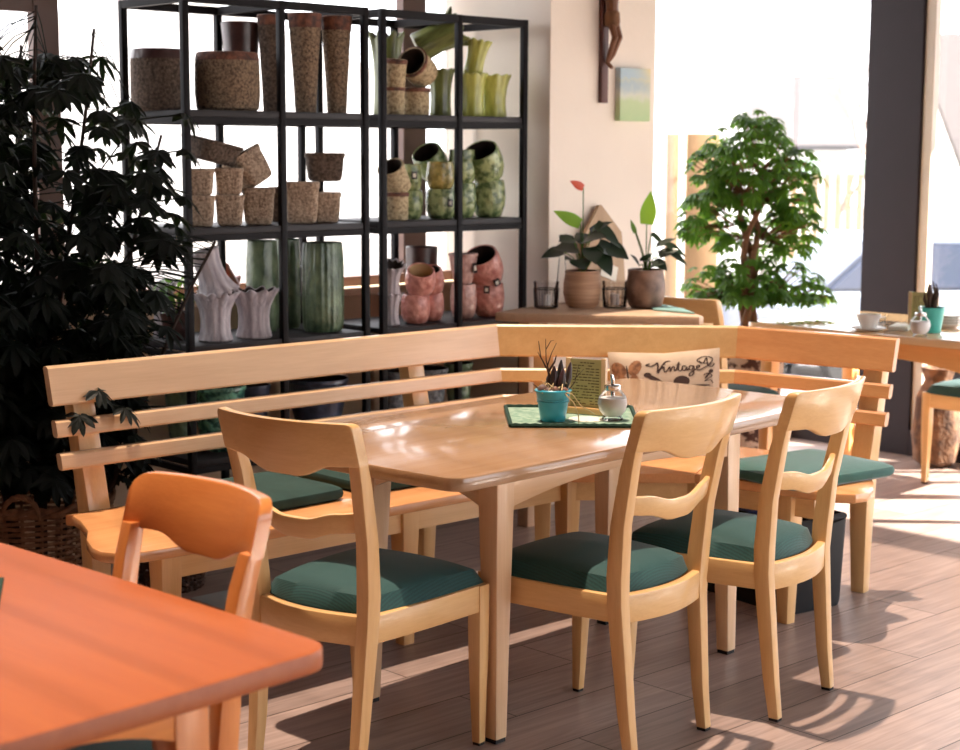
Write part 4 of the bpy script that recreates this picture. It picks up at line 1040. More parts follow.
bm = B(); bx(bm, -0.098, 0.098, -0.030, -0.001, 0, 0.225, bev=0.002); obj('canvas', bm, m, pf, smooth=False)

# ------------------------------------------------------------------ on the laid table
TZ = 0.75
def put(px, py): return (px, py, TZ)
mt = thing('place_mat', 'green woven place mat under the turquoise pot on the laid table', 'place mat', (3.397, 3.226, TZ), math.radians(47))
bm = B(); slab(bm, [(-0.175, -0.185), (0.175, -0.185), (0.185, 0.16), (-0.185, 0.16)], 0.0, 0.004, 0.001); obj('mat_cloth', bm, M['mat'], mt)
bm = B(); cnr = [(-0.175, -0.185), (0.175, -0.185), (0.185, 0.16), (-0.185, 0.16)]
for i in range(4):
    p, q = Vector(cnr[i]), Vector(cnr[(i + 1) % 4]); k_ = 26
    tube(bm, [(lerp(p.x, q.x, k / k_), lerp(p.y, q.y, k / k_), 0.006 + 0.001 * (k % 2)) for k in range(k_ + 1)], [0.0052 + 0.0014 * (k % 2) for k in range(k_ + 1)], 6)
obj('hem', bm, M['mathem'], mt)
mt.rotation_euler = (0, 0, math.radians(-43.3))
# turquoise pot with a hyacinth arrangement
TP = (3.292, 3.196, TZ + 0.0045)
pt_ = PT('flower_pot', 'turquoise tin pot with sprouting bulbs on the green mat', 'pot', 'taper', 0.050, 0.088, M['turq'], TP, None, fill=M['soil'])
bm = B()
for z in (0.056, 0.063): tube(bm, [((0.0447) * math.cos(2 * PI * k / 32), 0.0447 * math.sin(2 * PI * k / 32), z) for k in range(33)], 0.0016, 6)
tube(bm, [(0.0503 * math.cos(2 * PI * k / 32), 0.0503 * math.sin(2 * PI * k / 32), 0.087) for k in range(33)], 0.0024, 6)
obj('bead', bm, M['turq'], pt_)
fl = thing('bulb_arrangement', 'dark bulb shoots, straw and bare twigs filling the turquoise pot', 'plant', (TP[0], TP[1], TP[2] + 0.079), 0)
bm = B()
for r, f, h, w_ in ((0.002, 0.0, 0.075, 0.012), (0.024, -0.01, 0.07, 0.011), (0.042, 0.005, 0.085, 0.010), (-0.01, 0.02, 0.05, 0.011), (0.02, 0.022, 0.09, 0.011)):
    p0 = rvp(r * 0.7, f, 0.0); p1 = rvp(r, f, h * 0.5); p2 = rvp(r * 1.15, f, h)
    tube(bm, [p0, p0.lerp(p1, 0.6), p1, p1.lerp(p2, 0.6), p2], [w_ * 0.6, w_, w_ * 1.0, w_ * 0.7, 0.002], 10)
obj('bulb_shoots', bm, M['darkgreen_plant'], fl)
bm = B()
def twig(pts, r0): tube(bm, [rvp(*p) for p in pts], [lerp(r0, r0 * 0.35, k / (len(pts) - 1)) for k in range(len(pts))], 5)
twig([(-0.005, 0, 0), (-0.015, 0, 0.06), (-0.035, 0, 0.10), (-0.042, 0, 0.145)], 0.003)
twig([(-0.005, 0, 0.03), (-0.02, 0.01, 0.09), (-0.022, 0.01, 0.15)], 0.0025)
twig([(-0.018, 0.005, 0.07), (-0.006, 0, 0.11), (0.008, 0, 0.14)], 0.002)
twig([(-0.021, 0.01, 0.12), (-0.008, 0, 0.145), (0.002, 0, 0.148)], 0.0015)
twig([(-0.012, 0.005, 0.06), (0.004, 0, 0.088), (0.008, 0, 0.105)], 0.004)
twig([(-0.033, 0, 0.095), (-0.044, 0, 0.115)], 0.002)
twig([(0.035, -0.01, 0.0), (0.06, 0.0, 0.03), (0.07, 0.0, 0.075)], 0.002); twig([(0.06, 0, 0.04), (0.085, 0, 0.068)], 0.0015)
twig([(-0.03, -0.01, 0.0), (-0.05, 0, 0.02), (-0.058, 0, 0.026)], 0.002)
obj('twigs', bm, M['twig'], fl)
bm = B(); rs = random.Random(8)
for k in range(34):
    a = rs.uniform(0, 2 * PI); r0 = rs.uniform(0.0, 0.03); r1 = rs.uniform(0.03, 0.052); a2 = a + rs.uniform(-0.9, 0.9)
    tube(bm, [(r0 * math.cos(a), r0 * math.sin(a), 0.004), ((r0 + r1) / 2 * math.cos(a), (r0 + r1) / 2 * math.sin(a), rs.uniform(0.012, 0.035)), (r1 * math.cos(a2), r1 * math.sin(a2), rs.uniform(0.004, 0.016))], 0.0016, 5)
for pts in ([(0.02, -0.03, 0.008), (0.05, -0.045, 0.004), (0.075, -0.04, -0.03), (0.115, -0.03, -0.055)], [(0.03, -0.035, 0.004), (0.055, -0.055, -0.02), (0.068, -0.055, -0.055), (0.07, -0.055, -0.085)]):
    tube(bm, [rvp(*p) for p in pts], 0.0018, 5)
obj('straw', bm, M['straw'], fl)
bm = B()
for r, f, z, rr2 in ((-0.03, -0.02, 0.012, 0.015), (-0.014, -0.032, 0.008, 0.012), (0.004, -0.03, 0.01, 0.013), (0.03, -0.025, 0.008, 0.012)):
    bmesh.ops.create_icosphere(bm, subdivisions=2, radius=rr2, matrix=Matrix.Translation(rvp(r, f, z)))
obj('bulbs', bm, mat('papery_bulb_skin', (142, 92, 66), 0.6, col2=(96, 84, 84), scale=30), fl)
# menu holder
mh = thing('menu_holder', 'menu card in a wooden stand behind the turquoise pot', 'menu', (3.455, 3.222, TZ + 0.0045), math.radians(-72))
mh.scale = (0.9, 1, 1.08)
bm = B(); bx(bm, -0.068, 0.068, -0.020, 0.020, 0, 0.018, bev=0.003); obj('base', bm, W[0], mh)
for s, hh in ((-1, 0.148), (1, 0.150)):
    bm = B(); bx(bm, s * 0.062 - 0.008, s * 0.062 + 0.008, -0.008, 0.008, 0.017, hh, bev=0.002); obj('side_post', bm, M['cream'], mh)
bm = B(); bx(bm, -0.055, 0.055, -0.004, -0.001, 0.017, 0.146); cd_ = obj('menu_card', bm, M['paper'], mh, smooth=False)
bm = B(); rs = random.Random(4)
for r in range(15):
    z = 0.135 - r * 0.0078
    x = -0.046 if r else -0.02
    while x < (0.024 if r else 0.03):
        w_ = rs.uniform(0.006, 0.016); 
        if rs.random() < 0.85: bx(bm, x, x + w_, -0.0048, -0.0039, z, z + 0.0028)
        x += w_ + 0.003
    if r > 1: bx(bm, 0.034, 0.046, -0.0048, -0.0039, z, z + 0.0028)
obj('menu_writing', bm, mat('faded_ink', (112, 98, 62), 0.8), cd_, smooth=False)
# sugar shaker
sgp = thing('sugar_shaker', 'round glass sugar shaker with chrome spout on the green mat', 'sugar shaker', (3.428, 3.096, TZ + 0.0045), 0)
sgp.scale = (0.92, 0.92, 0.94)
gp_ = [(0.030, 0.0), (0.033, 0.004), (0.026, 0.012), (0.040, 0.028), (0.046, 0.05), (0.042, 0.070), (0.028, 0.088), (0.022, 0.094)]
bm = B(); lathe_open(bm, gp_, 32, None, capb=True, capt=True); obj('glass_body', bm, M['clear'], sgp)
bm = B(); lathe(bm, [(0.024, 0.0125), (0.0392, 0.0285), (0.0452, 0.05), (0.0425, 0.067), (0.003, 0.069)], 28); obj('sugar', bm, M['sugar'], sgp)
bm = B(); lathe(bm, [(0.024, 0.089), (0.0255, 0.092), (0.0255, 0.104), (0.020, 0.107), (0.003, 0.108)], 28); tube(bm, [(0, 0, 0.05), (0, 0, 0.108), (0, 0, 0.118), rvp(-0.004, 0, 0.136)], [0.0055, 0.0055, 0.0055, 0.0045], 10); obj('chrome_lid', bm, M['chrome'], sgp)
# lace doily
bm = B(); lathe(bm, [(0.05, 0.0), (0.05, 0.0015), (0.002, 0.002)], 40, lambda r, z, a, i: (r * (1 + 0.07 * math.sin(14 * a)) if r > 0.01 else r, z))
tag(obj('paper_doily', bm, M['tagw'], loc=(3.378, 3.150, TZ + 0.0045)), 'small white scalloped paper between pot and sugar shaker', 'doily')
# mat on the foreground table
bm = B(); slab(bm, [(0.98, 2.38), (1.245, 2.47), (1.345, 2.645), (1.06, 2.78)], TZ, TZ + 0.005, 0.001); tag(obj('place_mat', bm, M['mathem']), 'dark green place mat on the foreground table, at the frame edge', 'place mat')

# ------------------------------------------------------------------ on the sunlit table
def at2(x, y, dz=0.0): return (x, y, TZ + dz)
cp = thing('coffee_cup', 'white coffee cup on a saucer on the sunlit table', 'cup', at2(6.03, 3.99))
bm = B(); lathe(bm, [(0.03, 0), (0.045, 0.003), (0.075, 0.012), (0.073, 0.015), (0.03, 0.006)], 28); obj('saucer', bm, M['white'], cp)
bm = B(); lathe_open(bm, [(0.025, 0.006), (0.032, 0.012), (0.045, 0.045), (0.052, 0.07), (0.049, 0.07), (0.03, 0.016)], 28, None, capb=True, capt=True); obj('cup_body', bm, M['white'], cp)
bm = B(); tube(bm, [rvp(0.044, 0, 0.058), rvp(0.07, 0, 0.055), rvp(0.068, 0, 0.03), rvp(0.038, 0, 0.028)], 0.005, 8); obj('handle', bm, M['white'], cp)
bm = B(); slab(bm, [(-0.08, -0.03), (0.08, -0.05), (0.09, 0.03), (-0.07, 0.05)], 0, 0.018, 0.003); tag(obj('napkin', bm, M['tagw'], loc=at2(6.19, 3.93), rot=(0, 0, 0.5)), 'folded white napkin behind the coffee cup', 'napkin')
sg = copy_tree(sgp); sg.location = at2(5.99, 3.715); sg['label'] = 'glass sugar shaker on the sunlit table beside the mint pot'; 
mh2 = copy_tree(mh); mh2.location = at2(6.26, 3.87); mh2.rotation_euler = (0, 0, math.radians(-62)); mh2['label'] = 'menu card in a stand on the sunlit table behind the mint pot'
p2 = PT('flower_pot', 'mint green pot with a small dark plant on the sunlit table', 'pot', 'taper', 0.056, 0.105, M['mint'], at2(6.165, 3.77), None, fill=M['soil'])
pl2 = thing('bulb_arrangement', 'small dark sprouting plant in the mint green pot', 'plant', at2(6.165, 3.77, 0.095))
bm = B(); rs = random.Random(11)
for k in range(16):
    a = rs.uniform(0, 2 * PI); r_ = rs.uniform(0.005, 0.04); h_ = rs.uniform(0.05, 0.12)
    tube(bm, [(r_ * 0.5 * math.cos(a), r_ * 0.5 * math.sin(a), 0), (r_ * math.cos(a), r_ * math.sin(a), h_ * 0.6), (r_ * 1.2 * math.cos(a + .3), r_ * 1.2 * math.sin(a + .3), h_)], [0.006, 0.008, 0.002], 6)
obj('shoots', bm, M['twig'], pl2)
for k in range(4):
    bm = B(); lathe_open(bm, [(0.03, 0.0), (0.04, 0.004), (0.066, 0.018), (0.064, 0.020), (0.03, 0.008)], 28, None, capb=True, capt=True)
    tag(obj('bowl', bm, M['white'], loc=at2(6.40, 3.83, 0.0125 * k)), ['white bowl at the bottom of the stack on the sunlit table', 'white bowl, second from the bottom of the sunlit stack', 'white bowl, second from the top of the sunlit stack', 'white bowl at the top of the stack on the sunlit table'][k], 'bowl', 'stacked white bowls')

# ------------------------------------------------------------------ baskets, crate, board
def wicker(name, label, loc, r, h, m, squash=1.0, handle=True, rows=18, stakes=26):
    t = thing(name, label, 'basket', loc, 0)
    bm = B(); ns = stakes * 4
    for k in range(rows):
        z = 0.012 + (h - 0.03) * k / (rows - 1); rr0 = r * (0.82 + 0.18 * k / (rows - 1))
        pts = []
        for j in range(ns + 1):
            a = 2 * PI * j / ns
            wv = 0.006 * math.sin(a * stakes / 1.0 + (PI if k % 2 else 0))
            pts.append(((rr0 + wv) * math.cos(a), (rr0 + wv) * squash * math.sin(a), z))
        tube(bm, pts, 0.0065, 5)
    obj('woven_wall', bm, m, t)
    bm = B()
    for j in range(stakes):
        a = 2 * PI * j / stakes
        tube(bm, [(r * 0.82 * math.cos(a), r * 0.82 * squash * math.sin(a), 0.0), (r * math.cos(a), r * squash * math.sin(a), h)], 0.005, 5)
    lathe(bm, [(r * 0.82, 0.0), (r * 0.82, 0.012), (0.01, 0.012)], 24, lambda rr, z, a, i: (rr * (1 if squash == 1 else math.sqrt(math.cos(a) ** 2 + (squash * math.sin(a)) ** 2)), z))
    obj('stakes', bm, m, t)
    bm = B()
    for o_ in (0, PI):
        tube(bm, [((r + 0.008 * math.cos(j * 0.9 + o_)) * math.cos(2 * PI * j / 90), (r + 0.008 * math.cos(j * 0.9 + o_)) * squash * math.sin(2 * PI * j / 90), h + 0.008 * math.sin(j * 0.9 + o_)) for j in range(91)], 0.009, 6)
    obj('braided_rim', bm, m, t)
    if handle:
        bm = B(); a0 = math.radians(-125)
        c_ = Vector((r * math.cos(a0), r * squash * math.sin(a0), h)); tg = Vector((-math.sin(a0), math.cos(a0), 0)); ou = Vector((math.cos(a0), math.sin(a0), 0))
        for o_ in (0, 2.1, 4.2):
            pts = []
            for k in range(25):
                u = PI * k / 24
                pts.append(c_ + tg * (0.06 * math.cos(u)) + ou * (0.012 + 0.006 * math.cos(k * 0.8 + o_)) + Vector((0, 0, 0.075 * math.sin(u) - 0.02 + 0.006 * math.sin(k * 0.8 + o_))))
            tube(bm, pts, 0.006, 5)
        obj('handle', bm, M['wicker'], t)
    return t
wicker('wicker_basket', 'large brown wicker basket holding the dark bushy plant, behind the bench end', (2.66, 5.02, 0), 0.265, 0.345, M['wicker'])
wicker('wicker_basket', 'low dark wicker basket on the floor behind the bench leg', (3.07, 4.83, 0), 0.14, 0.21, M['wick_dark'], handle=False, rows=12, stakes=20)
bm = B(); bx(bm, 2.98, 3.42, 4.31, 4.56, 0, 0.03, bev=0.004); tag(obj('loose_board', bm, M['palewood']), 'pale grey board lying on the floor under the long bench', 'board')
cr = thing('fabric_crate', 'black fabric crate stuffed with cloth under the short bench end', 'crate', (4.505, 3.345, 0), math.radians(-8))
bm = B(); secs = []
for z, k in ((0, 0.93), (0.02, 0.95), (0.30, 1.0), (0.312, 1.0), (0.312, 0.95), (0.03, 0.9)): secs.append([(q[0] * k, q[1] * k, z) for q in rrect(0.135, 0.235, 0.03)])
loft(bm, secs); obj('crate_body', bm, M['bin'], cr)
bm = B(); tube(bm, [(-0.02, -0.235, 0.30), (-0.02, -0.285, 0.325), (0.05, -0.285, 0.325), (0.05, -0.235, 0.30)], 0.011, 8); obj('handle', bm, M['bin'], cr)
bm = B(); bmesh.ops.create_icosphere(bm, subdivisions=3, radius=1.0)
for v in bm.verts: v.co = Vector((v.co.x * 0.115, v.co.y * 0.12, v.co.z * 0.05 + 0.012 * math.sin(20 * v.co.x) * math.cos(17 * v.co.y)))
tag(obj('blue_cloth', bm, M['blue'], loc=(4.485, 3.40, 0.295)), 'crumpled blue cloth sticking out of the black crate', 'cloth')
bm = B(); tube(bm, [(-0.02, -0.1, 0), (0, 0.0, 0.006), (0.02, 0.1, 0.0)], 0.016, 10); tag(obj('rolled_paper', bm, M['tan'], loc=(4.49, 3.235, 0.315)), 'tan roll lying across the mouth of the black crate', 'roll')
# jute sack by the window
bm = B(); lathe(bm, [(0.06, 0.0), (0.10, 0.03), (0.115, 0.16), (0.10, 0.34), (0.06, 0.42), (0.08, 0.48), (0.055, 0.48), (0.01, 0.42)], 30, lambda r, z, a, i: (r * (1 + 0.06 * math.sin(7 * a + 9 * z)), z))
tag(obj('jute_sack', bm, M['jute'], loc=(7.03, 4.25, 0)), 'brown jute sack by the window behind the sunlit table', 'sack')

# ------------------------------------------------------------------ plants
def leaflet(bm, base, d, nrm, L, wd, droop):
    d = d.normalized(); nrm = (nrm - d * nrm.dot(d))
    if nrm.length < 1e-3: nrm = d.orthogonal()
    nrm.normalize(); s = d.cross(nrm)
    P = []
    for u, wv in ((0.0, 0.12), (0.3, 0.8), (0.62, 1.0), (0.86, 0.6), (1.0, 0.0)):
        c = base + d * (L * u) - Vector((0, 0, 1)) * (droop * L * u * u)
        P.append((c + s * (wd * wv * 0.5) + nrm * (wd * wv * 0.12), c, c - s * (wd * wv * 0.5) + nrm * (wd * wv * 0.12)))
    vs = [[bm.verts.new(p) for p in r] for r in P[:-1]]
    tip = bm.verts.new(P[-1][1])
    for a, b_ in zip(vs, vs[1:]):
        bm.faces.new((a[0], a[1], b_[1], b_[0])); bm.faces.new((a[1], a[2], b_[2], b_[1]))
    bm.faces.new((vs[-1][0], vs[-1][1], tip)); bm.faces.new((vs[-1][1], vs[-1][2], tip))

def palmate(bm, rs, p, out, L, wd, n=7):
    out = out.normalized()
    up_ = Vector((0, 0, 1))
    side = out.cross(up_)
    side = side.normalized() if side.length > 0.05 else Vector((1, 0, 0))
    nrm = (up_ * 0.8 + out * 0.5).normalized()
    side = nrm.cross(out).normalized(); f_ = side.cross(nrm).normalized()
    for k in range(n):
        a = lerp(-2.1, 2.1, k / (n - 1)) + rs.uniform(-0.12, 0.12)
        d = f_ * math.cos(a) + side * math.sin(a) - up_ * rs.uniform(0.1, 0.5)
        leaflet(bm, p, d, nrm, L * (1 - 0.18 * abs(a) / 2.1) * rs.uniform(0.85, 1.1), wd * rs.uniform(0.85, 1.15), rs.uniform(0.1, 0.35))

def schefflera():
    t = thing('schefflera_plant', 'big dark bushy umbrella plant filling the space beside the shelf', 'plant', (2.66, 5.02, 0.0))
    rs = random.Random(21)
    fol = B(); ptl = B()
    stems = [(-0.10, -0.02, 1.95), (0.0, -0.08, 1.9), (0.10, 0.0, 1.85), (0.05, 0.10, 1.8), (-0.05, 0.10, 2.0), (0.16, -0.10, 1.5), (-0.16, -0.1, 1.6), (0.2, -0.2, 1.15)]
    for sx, sy, h in stems:
        bm = B(); pts = []
        lean = Vector((sx * 2.1, sy * 1.5, 0))
        for k in range(9):
            u = k / 8; pts.append(Vector((sx * 0.5, sy * 0.5, 0.05)) + lean * u ** 1.3 + Vector((0.02 * math.sin(5 * u + sx * 30), 0.02 * math.cos(4 * u + sy * 20), h * u)))
        tube(bm, pts, [lerp(0.013, 0.005, k / 8) for k in range(9)], 7); obj('stem', bm, M['bark_dark'], t)
        nl = int(74 * h)
        for k in range(nl):
            u = rs.uniform(0.16, 1.0) ** 0.9
            i = min(7, int(u * 8)); p = pts[i].lerp(pts[i + 1], u * 8 - i)
            a = rs.uniform(0, 2 * PI); reach = rs.uniform(0.08, 0.30) * (1.0 if u < 0.93 else 0.7)
            d = Vector((math.cos(a), math.sin(a), rs.uniform(-0.15, 0.45)))
            q = p + d * reach
            if q.y + 0.0 > 0.36: q.y = 0.36
            lim = 0.6476 * (q.y + 5.02) - 2.66 - (0.14 if q.z < 1.15 else (0.12 if q.z > 1.72 else -0.01))
            if q.x > lim: q.x = lim - rs.uniform(0, 0.12)
            if q.z > 1.82: q.z = 1.82 - rs.uniform(0, 0.25)
            if q.z > 1.35 and rs.random() < 0.35: continue
            tube(ptl, [p, (p + q) * 0.5 + Vector((0, 0, 0.02)), q], 0.002, 4)
            palmate(fol, rs, q, d, rs.uniform(0.065, 0.10), rs.uniform(0.024, 0.034), rs.choice((6, 7, 7, 8)))
    # sprays hanging over the bench rail and towards the shelf
    for x, y, z, dx, dy in ((2.49, 4.27, 0.80, 0.2, -1), (2.56, 4.24, 0.745, 0.5, -0.8), (2.42, 4.26, 0.735, -0.3, -1), (2.88, 4.40, 0.70, 0.4, -1), (3.02, 4.82, 1.02, 0.6, -0.5), (3.10, 4.84, 0.97, 0.8, -0.4), (3.18, 4.84, 1.34, 0.7, -0.4), (3.16, 4.80, 1.62, 0.8, -0.3), (3.2, 4.86, 1.5, 0.8, -0.3), (3.08, 4.75, 1.2, 0.5, -0.6), (3.0, 4.7, 0.92, 0.3, -0.7), (2.9, 4.6, 1.05, 0.2, -0.8), (2.75, 4.55, 1.0, 0.1, -1)):
        q = Vector((x - 2.66, y - 5.02, z)); d = Vector((dx, dy, -0.2))
        tube(ptl, [Vector((0.1, -0.1, max(0.45, z - 0.35))), q * 0.6 + Vector((0.04, -0.04, z * 0.4 - 0.02)), q], 0.003, 4)
        palmate(fol, rs, q, d, 0.062 if y < 4.45 else 0.085, 0.022 if y < 4.45 else 0.028, 7)
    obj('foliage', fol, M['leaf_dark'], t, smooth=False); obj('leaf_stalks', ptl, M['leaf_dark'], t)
schefflera()

def indoor_tree():
    X0, Y0 = 6.20, 4.76
    planter = thing('tree_planter', 'patterned brown planter under the indoor tree, seen through the bench slats', 'planter', (X0, Y0, 0))
    bm = B(); lathe_open(bm, [(0.12, 0), (0.13, 0.02), (0.17, 0.5), (0.18, 0.62), (0.165, 0.62), (0.15, 0.3), (0.11, 0.06)], 30, None, capb=True, capt=True); obj('planter_body', bm, M['pattern'], planter)
    bm = B(); lathe(bm, [(0.163, 0.585), (0.160, 0.60), (0.003, 0.605)], 28); obj('soil', bm, M['soil'], planter)
    t = thing('indoor_tree', 'bushy indoor tree with braided trunk in front of the bright window', 'tree', (X0, Y0, 0.6))
    rs = random.Random(14)
    for k in range(3):
        bm = B(); pts = []
        for j in range(15):
            u = j / 14; a = 2 * PI * k / 3 + 9 * u
            sp_ = 0.026 + (0.16 * max(0, u - 0.5) ** 1.3)
            pts.append((sp_ * math.cos(a), sp_ * math.sin(a), 0.0 + 0.85 * u))
        tube(bm, pts, [lerp(0.022, 0.010, j / 14) for j in range(15)], 8); obj('trunk', bm, M['bark'], t)
    fol = B(); tw = B()
    def cl(cx, cy, cz, rx, rz, n):
        for _ in range(n):
            while True:
                v = Vector((rs.uniform(-1, 1), rs.uniform(-1, 1), rs.uniform(-1, 1)))
                if v.length < 1: break
            v = v.normalized() * v.length ** 0.45
            p = Vector((cx + v.x * rx, min(cy + v.y * rx * 0.9, 0.36), max(cz + v.z * rz, 0.24)))
            d = Vector((v.x, v.y, v.z * 0.6 + 0.1)) + Vector((rs.uniform(-.4, .4), rs.uniform(-.4, .4), rs.uniform(-.3, .3)))
            palmate(fol, rs, p, d, rs.uniform(0.042, 0.064), rs.uniform(0.018, 0.025), rs.choice((5, 6, 7)))
            if rs.random() < 0.5:
                tube(tw, [Vector((cx * 0.3 + v.x * rx * 0.2, cy * 0.3 + v.y * rx * 0.2, cz - rz * 0.4)), p], 0.0025, 4)
    # crown lobes, x = picture right, given along the plan directions
    def C(r, f): p = RV * r + FV * f; return p.x, p.y
    for r, f, z, rx, rz, n in ((0.0, 0, 0.86, 0.24, 0.22, 170), (-0.17, 0, 0.80, 0.14, 0.18, 65), (0.19, 0, 0.76, 0.14, 0.2, 70), (0.02, 0, 1.0, 0.13, 0.1, 34), (-0.24, 0.02, 0.62, 0.10, 0.14, 34), (0.2, 0, 0.56, 0.14, 0.14, 50), (-0.1, 0.1, 0.55, 0.14, 0.1, 30), (0.08, 0.1, 0.5, 0.12, 0.1, 26), (0.0, 0, 0.30, 0.20, 0.14, 70), (0.20, 0, 0.26, 0.17, 0.15, 55), (-0.2, 0, 0.28, 0.12, 0.11, 35), (0.32, 0, 0.24, 0.08, 0.08, 14), (0.05, 0.0, 0.24, 0.25, 0.10, 50)):
        x, y = C(r, f); cl(x, y, z, rx, rz, n)
    obj('foliage', fol, M['leaf'], t, smooth=False); obj('twigs', tw, M['bark'], t)
indoor_tree()

# young plant in the plum pot
yp = thing('young_plant', 'small dark-leaved plant in the plum-brown pot on the lower shelf', 'plant', (3.345, 5.17, Z3 + 0.09))
bm = B(); rs = random.Random(2)
for k in range(9):
    a = rs.uniform(0, 2 * PI); p = Vector((0.05 * math.cos(a), 0.05 * math.sin(a), rs.uniform(0.05, 0.14)))
    tube(bm, [(0, 0, 0), p * 0.5 + Vector((0, 0, 0.02)), p], 0.002, 4); palmate(bm, rs, p, Vector((math.cos(a), math.sin(a), 0.1)), 0.055, 0.02, 5)
obj('foliage', bm, M['leaf'], yp, smooth=False)

# hen figurine on the sill
hen = thing('hen_figurine', 'rust-brown hen figurine on the window sill behind the shelf', 'figurine', (3.745, 5.40, 0.9355))
bm = B(); tube(bm, [(0, 0, 0.0), (0, 0, 0.02), (0, 0, 0.05), (-0.008, 0, 0.08), (-0.016, 0, 0.105), (-0.020, 0, 0.122), (-0.022, 0, 0.13)], [0.034, 0.036, 0.034, 0.022, 0.014, 0.012, 0.004], 14)
tube(bm, [(0.0, 0, 0.05), (0.03, 0, 0.06), (0.045, 0, 0.075)], [0.03, 0.018, 0.006], 10); obj('body', bm, M['hen'], hen)
bm = B(); tube(bm, [(-0.03, 0, 0.117), (-0.043, 0, 0.113)], [0.004, 0.001], 6); obj('beak', bm, M['cream'], hen)
bm = B(); bx(bm, 4.02, 4.10, 5.39, 5.43, 0.9355, 1.045, bev=0.012); tag(obj('tin_can', bm, M['pinkpale']), 'pinkish tin on the window sill behind the green vases', 'tin')

# ------------------------------------------------------------------ outdoors
bm = B(); bx(bm, -20, 60, -30, 70, -0.95, -0.75); o = struct('ground', bm, M['ext_ground'])
def house(name, label, cx, cy, w_, d_, h_, rh, rz, wm, rm, ov=0.3):
    t = thing(name, label, 'house', (cx, cy, -0.75), math.radians(rz))
    bm = B(); bx(bm, -w_ / 2, w_ / 2, -d_ / 2, d_ / 2, 0, h_)
    for y in (-d_ / 2, d_ / 2 - 0.2):
        vs = [bm.verts.new(p) for p in ((-w_ / 2, y, h_), (w_ / 2, y, h_), (0, y, h_ + rh), (-w_ / 2, y + 0.2, h_), (w_ / 2, y + 0.2, h_), (0, y + 0.2, h_ + rh))]
        bm.faces.new(vs[:3]); bm.faces.new(vs[5:2:-1]); bm.faces.new((vs[0], vs[2], vs[5], vs[3])); bm.faces.new((vs[1], vs[4], vs[5], vs[2])); bm.faces.new((vs[0], vs[3], vs[4], vs[1]))
    obj('walls', bm, wm, t, smooth=False)
    bm = B()
    for s in (-1, 1):
        L_ = math.hypot(w_ / 2 + ov, rh * (1 + 2 * ov / w_))
        an = math.atan2(rh, w_ / 2)
        box(bm, (s * (w_ / 4 + ov / 2), 0, h_ + rh / 2 - ov * rh / w_ + 0.08), (L_, d_ + 0.5, 0.14), Matrix.Rotation(s * an, 3, 'Y'))
    obj('roof', bm, rm, t, smooth=False)
    return t
def far(px, depth, z):
    k = (px - 480) / F
    x, y = k * depth, depth
    return Vector((x * math.cos(TH) + y * math.sin(TH), -x * math.sin(TH) + y * math.cos(TH), z))
p = far(655, 30, 0); house('house', 'white house shape standing in for sun glare outside, behind the indoor tree', p.x, p.y, 2.3, 5, 4.8, 1.7, -43.3, M['ext_white'], M['ext_white'], 0.1)  # house shape that stands for the white sun glare in this window
p = far(775, 46, 0); house('house', 'far house with grey-brown tiled roof, above the indoor tree', p.x, p.y, 5, 2.7, 2.5, 1.7, 46.7, M['ext_white'], M['ext_roof'])
p = far(1062, 34, 0); house('house', 'house with grey-brown roof seen right of the dark window post', p.x, p.y, 7.0, 6, 2.1, 2.4, 46.7, M['ext_white'], M['ext_roof'])
p = far(180, 46, 0); house('house', 'white house outside seen through the shelf', p.x, p.y, 12.0, 6, 4.0, 2.5, -43.3, M['ext_white'], M['ext_white'], 0.1)
# timber privacy panels outside
for k, (xa, xb) in enumerate(((664, 676), (684, 716))):
    a_ = far(xa, 9.2, -0.75); b_ = far(xb, 9.2, -0.75); c_ = (a_ + b_) / 2
    bm = B(); box(bm, (0, 0, 1.175), ((b_ - a_).length, 0.05, 2.35), bev=0.004)
    tag(obj('privacy_panel', bm, M['ext_beige'], loc=c_, rot=(0, 0, -TH)), ['narrow beige timber panel outside the window next to the pier', 'wider beige timber panel outside, just left of the indoor tree crown'][k], 'panel', 'timber panels outside')
# fence
p = far(838, 22, -0.75); fe = thing('garden_fence', 'pale slatted fence with grey-green top outside, between tree and dark post', 'fence', p, -TH)
bm = B(); bx(bm, -0.7, 0.6, -0.03, 0.03, 1.97, 2.17); obj('top_board', bm, M['ext_green'], fe, smooth=False)
bm = B()
for k in range(9): bx(bm, -0.66 + k * 0.145, -0.58 + k * 0.145, -0.02, 0.02, 0, 1.97)
obj('slats', bm, M['ext_beige'], fe, smooth=False)
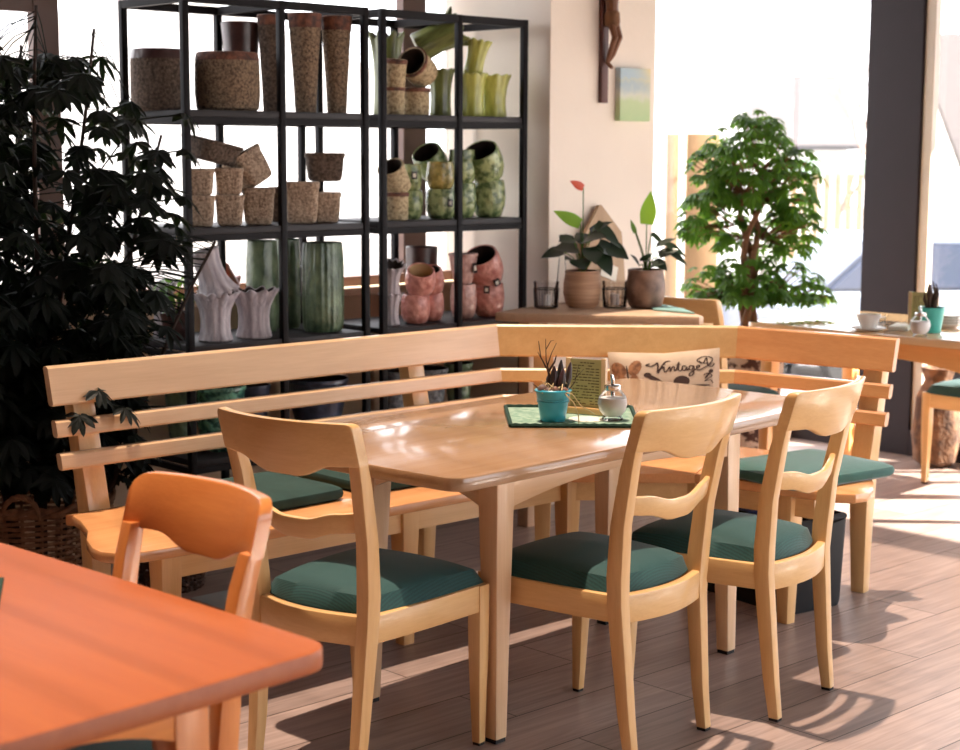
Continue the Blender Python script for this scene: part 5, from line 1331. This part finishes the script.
# bare tree
p = far(835, 26, -0.75); bt = thing('bare_tree', 'leafless brown tree outside above the fence', 'tree', p)
bm = B(); rs = random.Random(6)
def branch(p, d, L, r, dep):
    q = p + d * L; tube(bm, [p, p.lerp(q, 0.5) + Vector((rs.uniform(-.05, .05) * L, rs.uniform(-.05, .05) * L, 0)), q], [r, r * 0.85, r * 0.65], 5)
    if dep > 0:
        for _ in range(3):
            nd = (d + Vector((rs.uniform(-.7, .7), rs.uniform(-.7, .7), rs.uniform(-.2, .5)))).normalized(); branch(q, nd, L * rs.uniform(0.6, 0.8), r * 0.55, dep - 1)
branch(Vector((0, 0, 0)), Vector((0.05, 0, 1)), 1.3, 0.07, 5)
obj('branches', bm, mat('pale_brown_bark', (136, 112, 98), 0.9, var=0.2), bt)
# parked car
p = far(925, 17, -0.75); car = thing('car', 'silver-blue parked car outside behind the dark window post', 'car', p, -TH + 0.25)
def prof(bm, pts, y0, y1):
    a = [bm.verts.new((x, y0, z)) for x, z in pts]; b_ = [bm.verts.new((x, y1, z)) for x, z in pts]
    bm.faces.new(a); bm.faces.new(b_[::-1])
    for i in range(len(pts)): j = (i + 1) % len(pts); bm.faces.new((a[i], b_[i], b_[j], a[j]))
bm = B(); prof(bm, [(-1.9, 0.25), (1.9, 0.25), (1.95, 0.55), (1.8, 0.82), (1.1, 0.90), (-1.7, 0.92), (-1.95, 0.75)], -0.8, 0.8); bmesh.ops.bevel(bm, geom=list(bm.edges), offset=0.06, segments=2, affect='EDGES'); obj('car_body', bm, M['car'], car)
bm = B(); prof(bm, [(-1.5, 0.90), (1.0, 0.88), (0.45, 1.36), (-0.9, 1.40)], -0.68, 0.68); bmesh.ops.bevel(bm, geom=list(bm.edges), offset=0.05, segments=2, affect='EDGES'); obj('cabin', bm, M['carglass'], car)
bm = B(); prof(bm, [(-0.92, 1.38), (0.47, 1.34), (0.40, 1.42), (-0.86, 1.45)], -0.62, 0.62); obj('car_roof', bm, M['car'], car)
for x in (-1.2, 1.2):
    for y in (-0.8, 0.8):
        bm = B(); bmesh.ops.create_cone(bm, cap_ends=True, segments=24, radius1=0.31, radius2=0.31, depth=0.2, matrix=Matrix.Translation((x, y, 0.31)) @ Matrix.Rotation(PI / 2, 4, 'X')); obj('wheel', bm, M['rubber'], car)
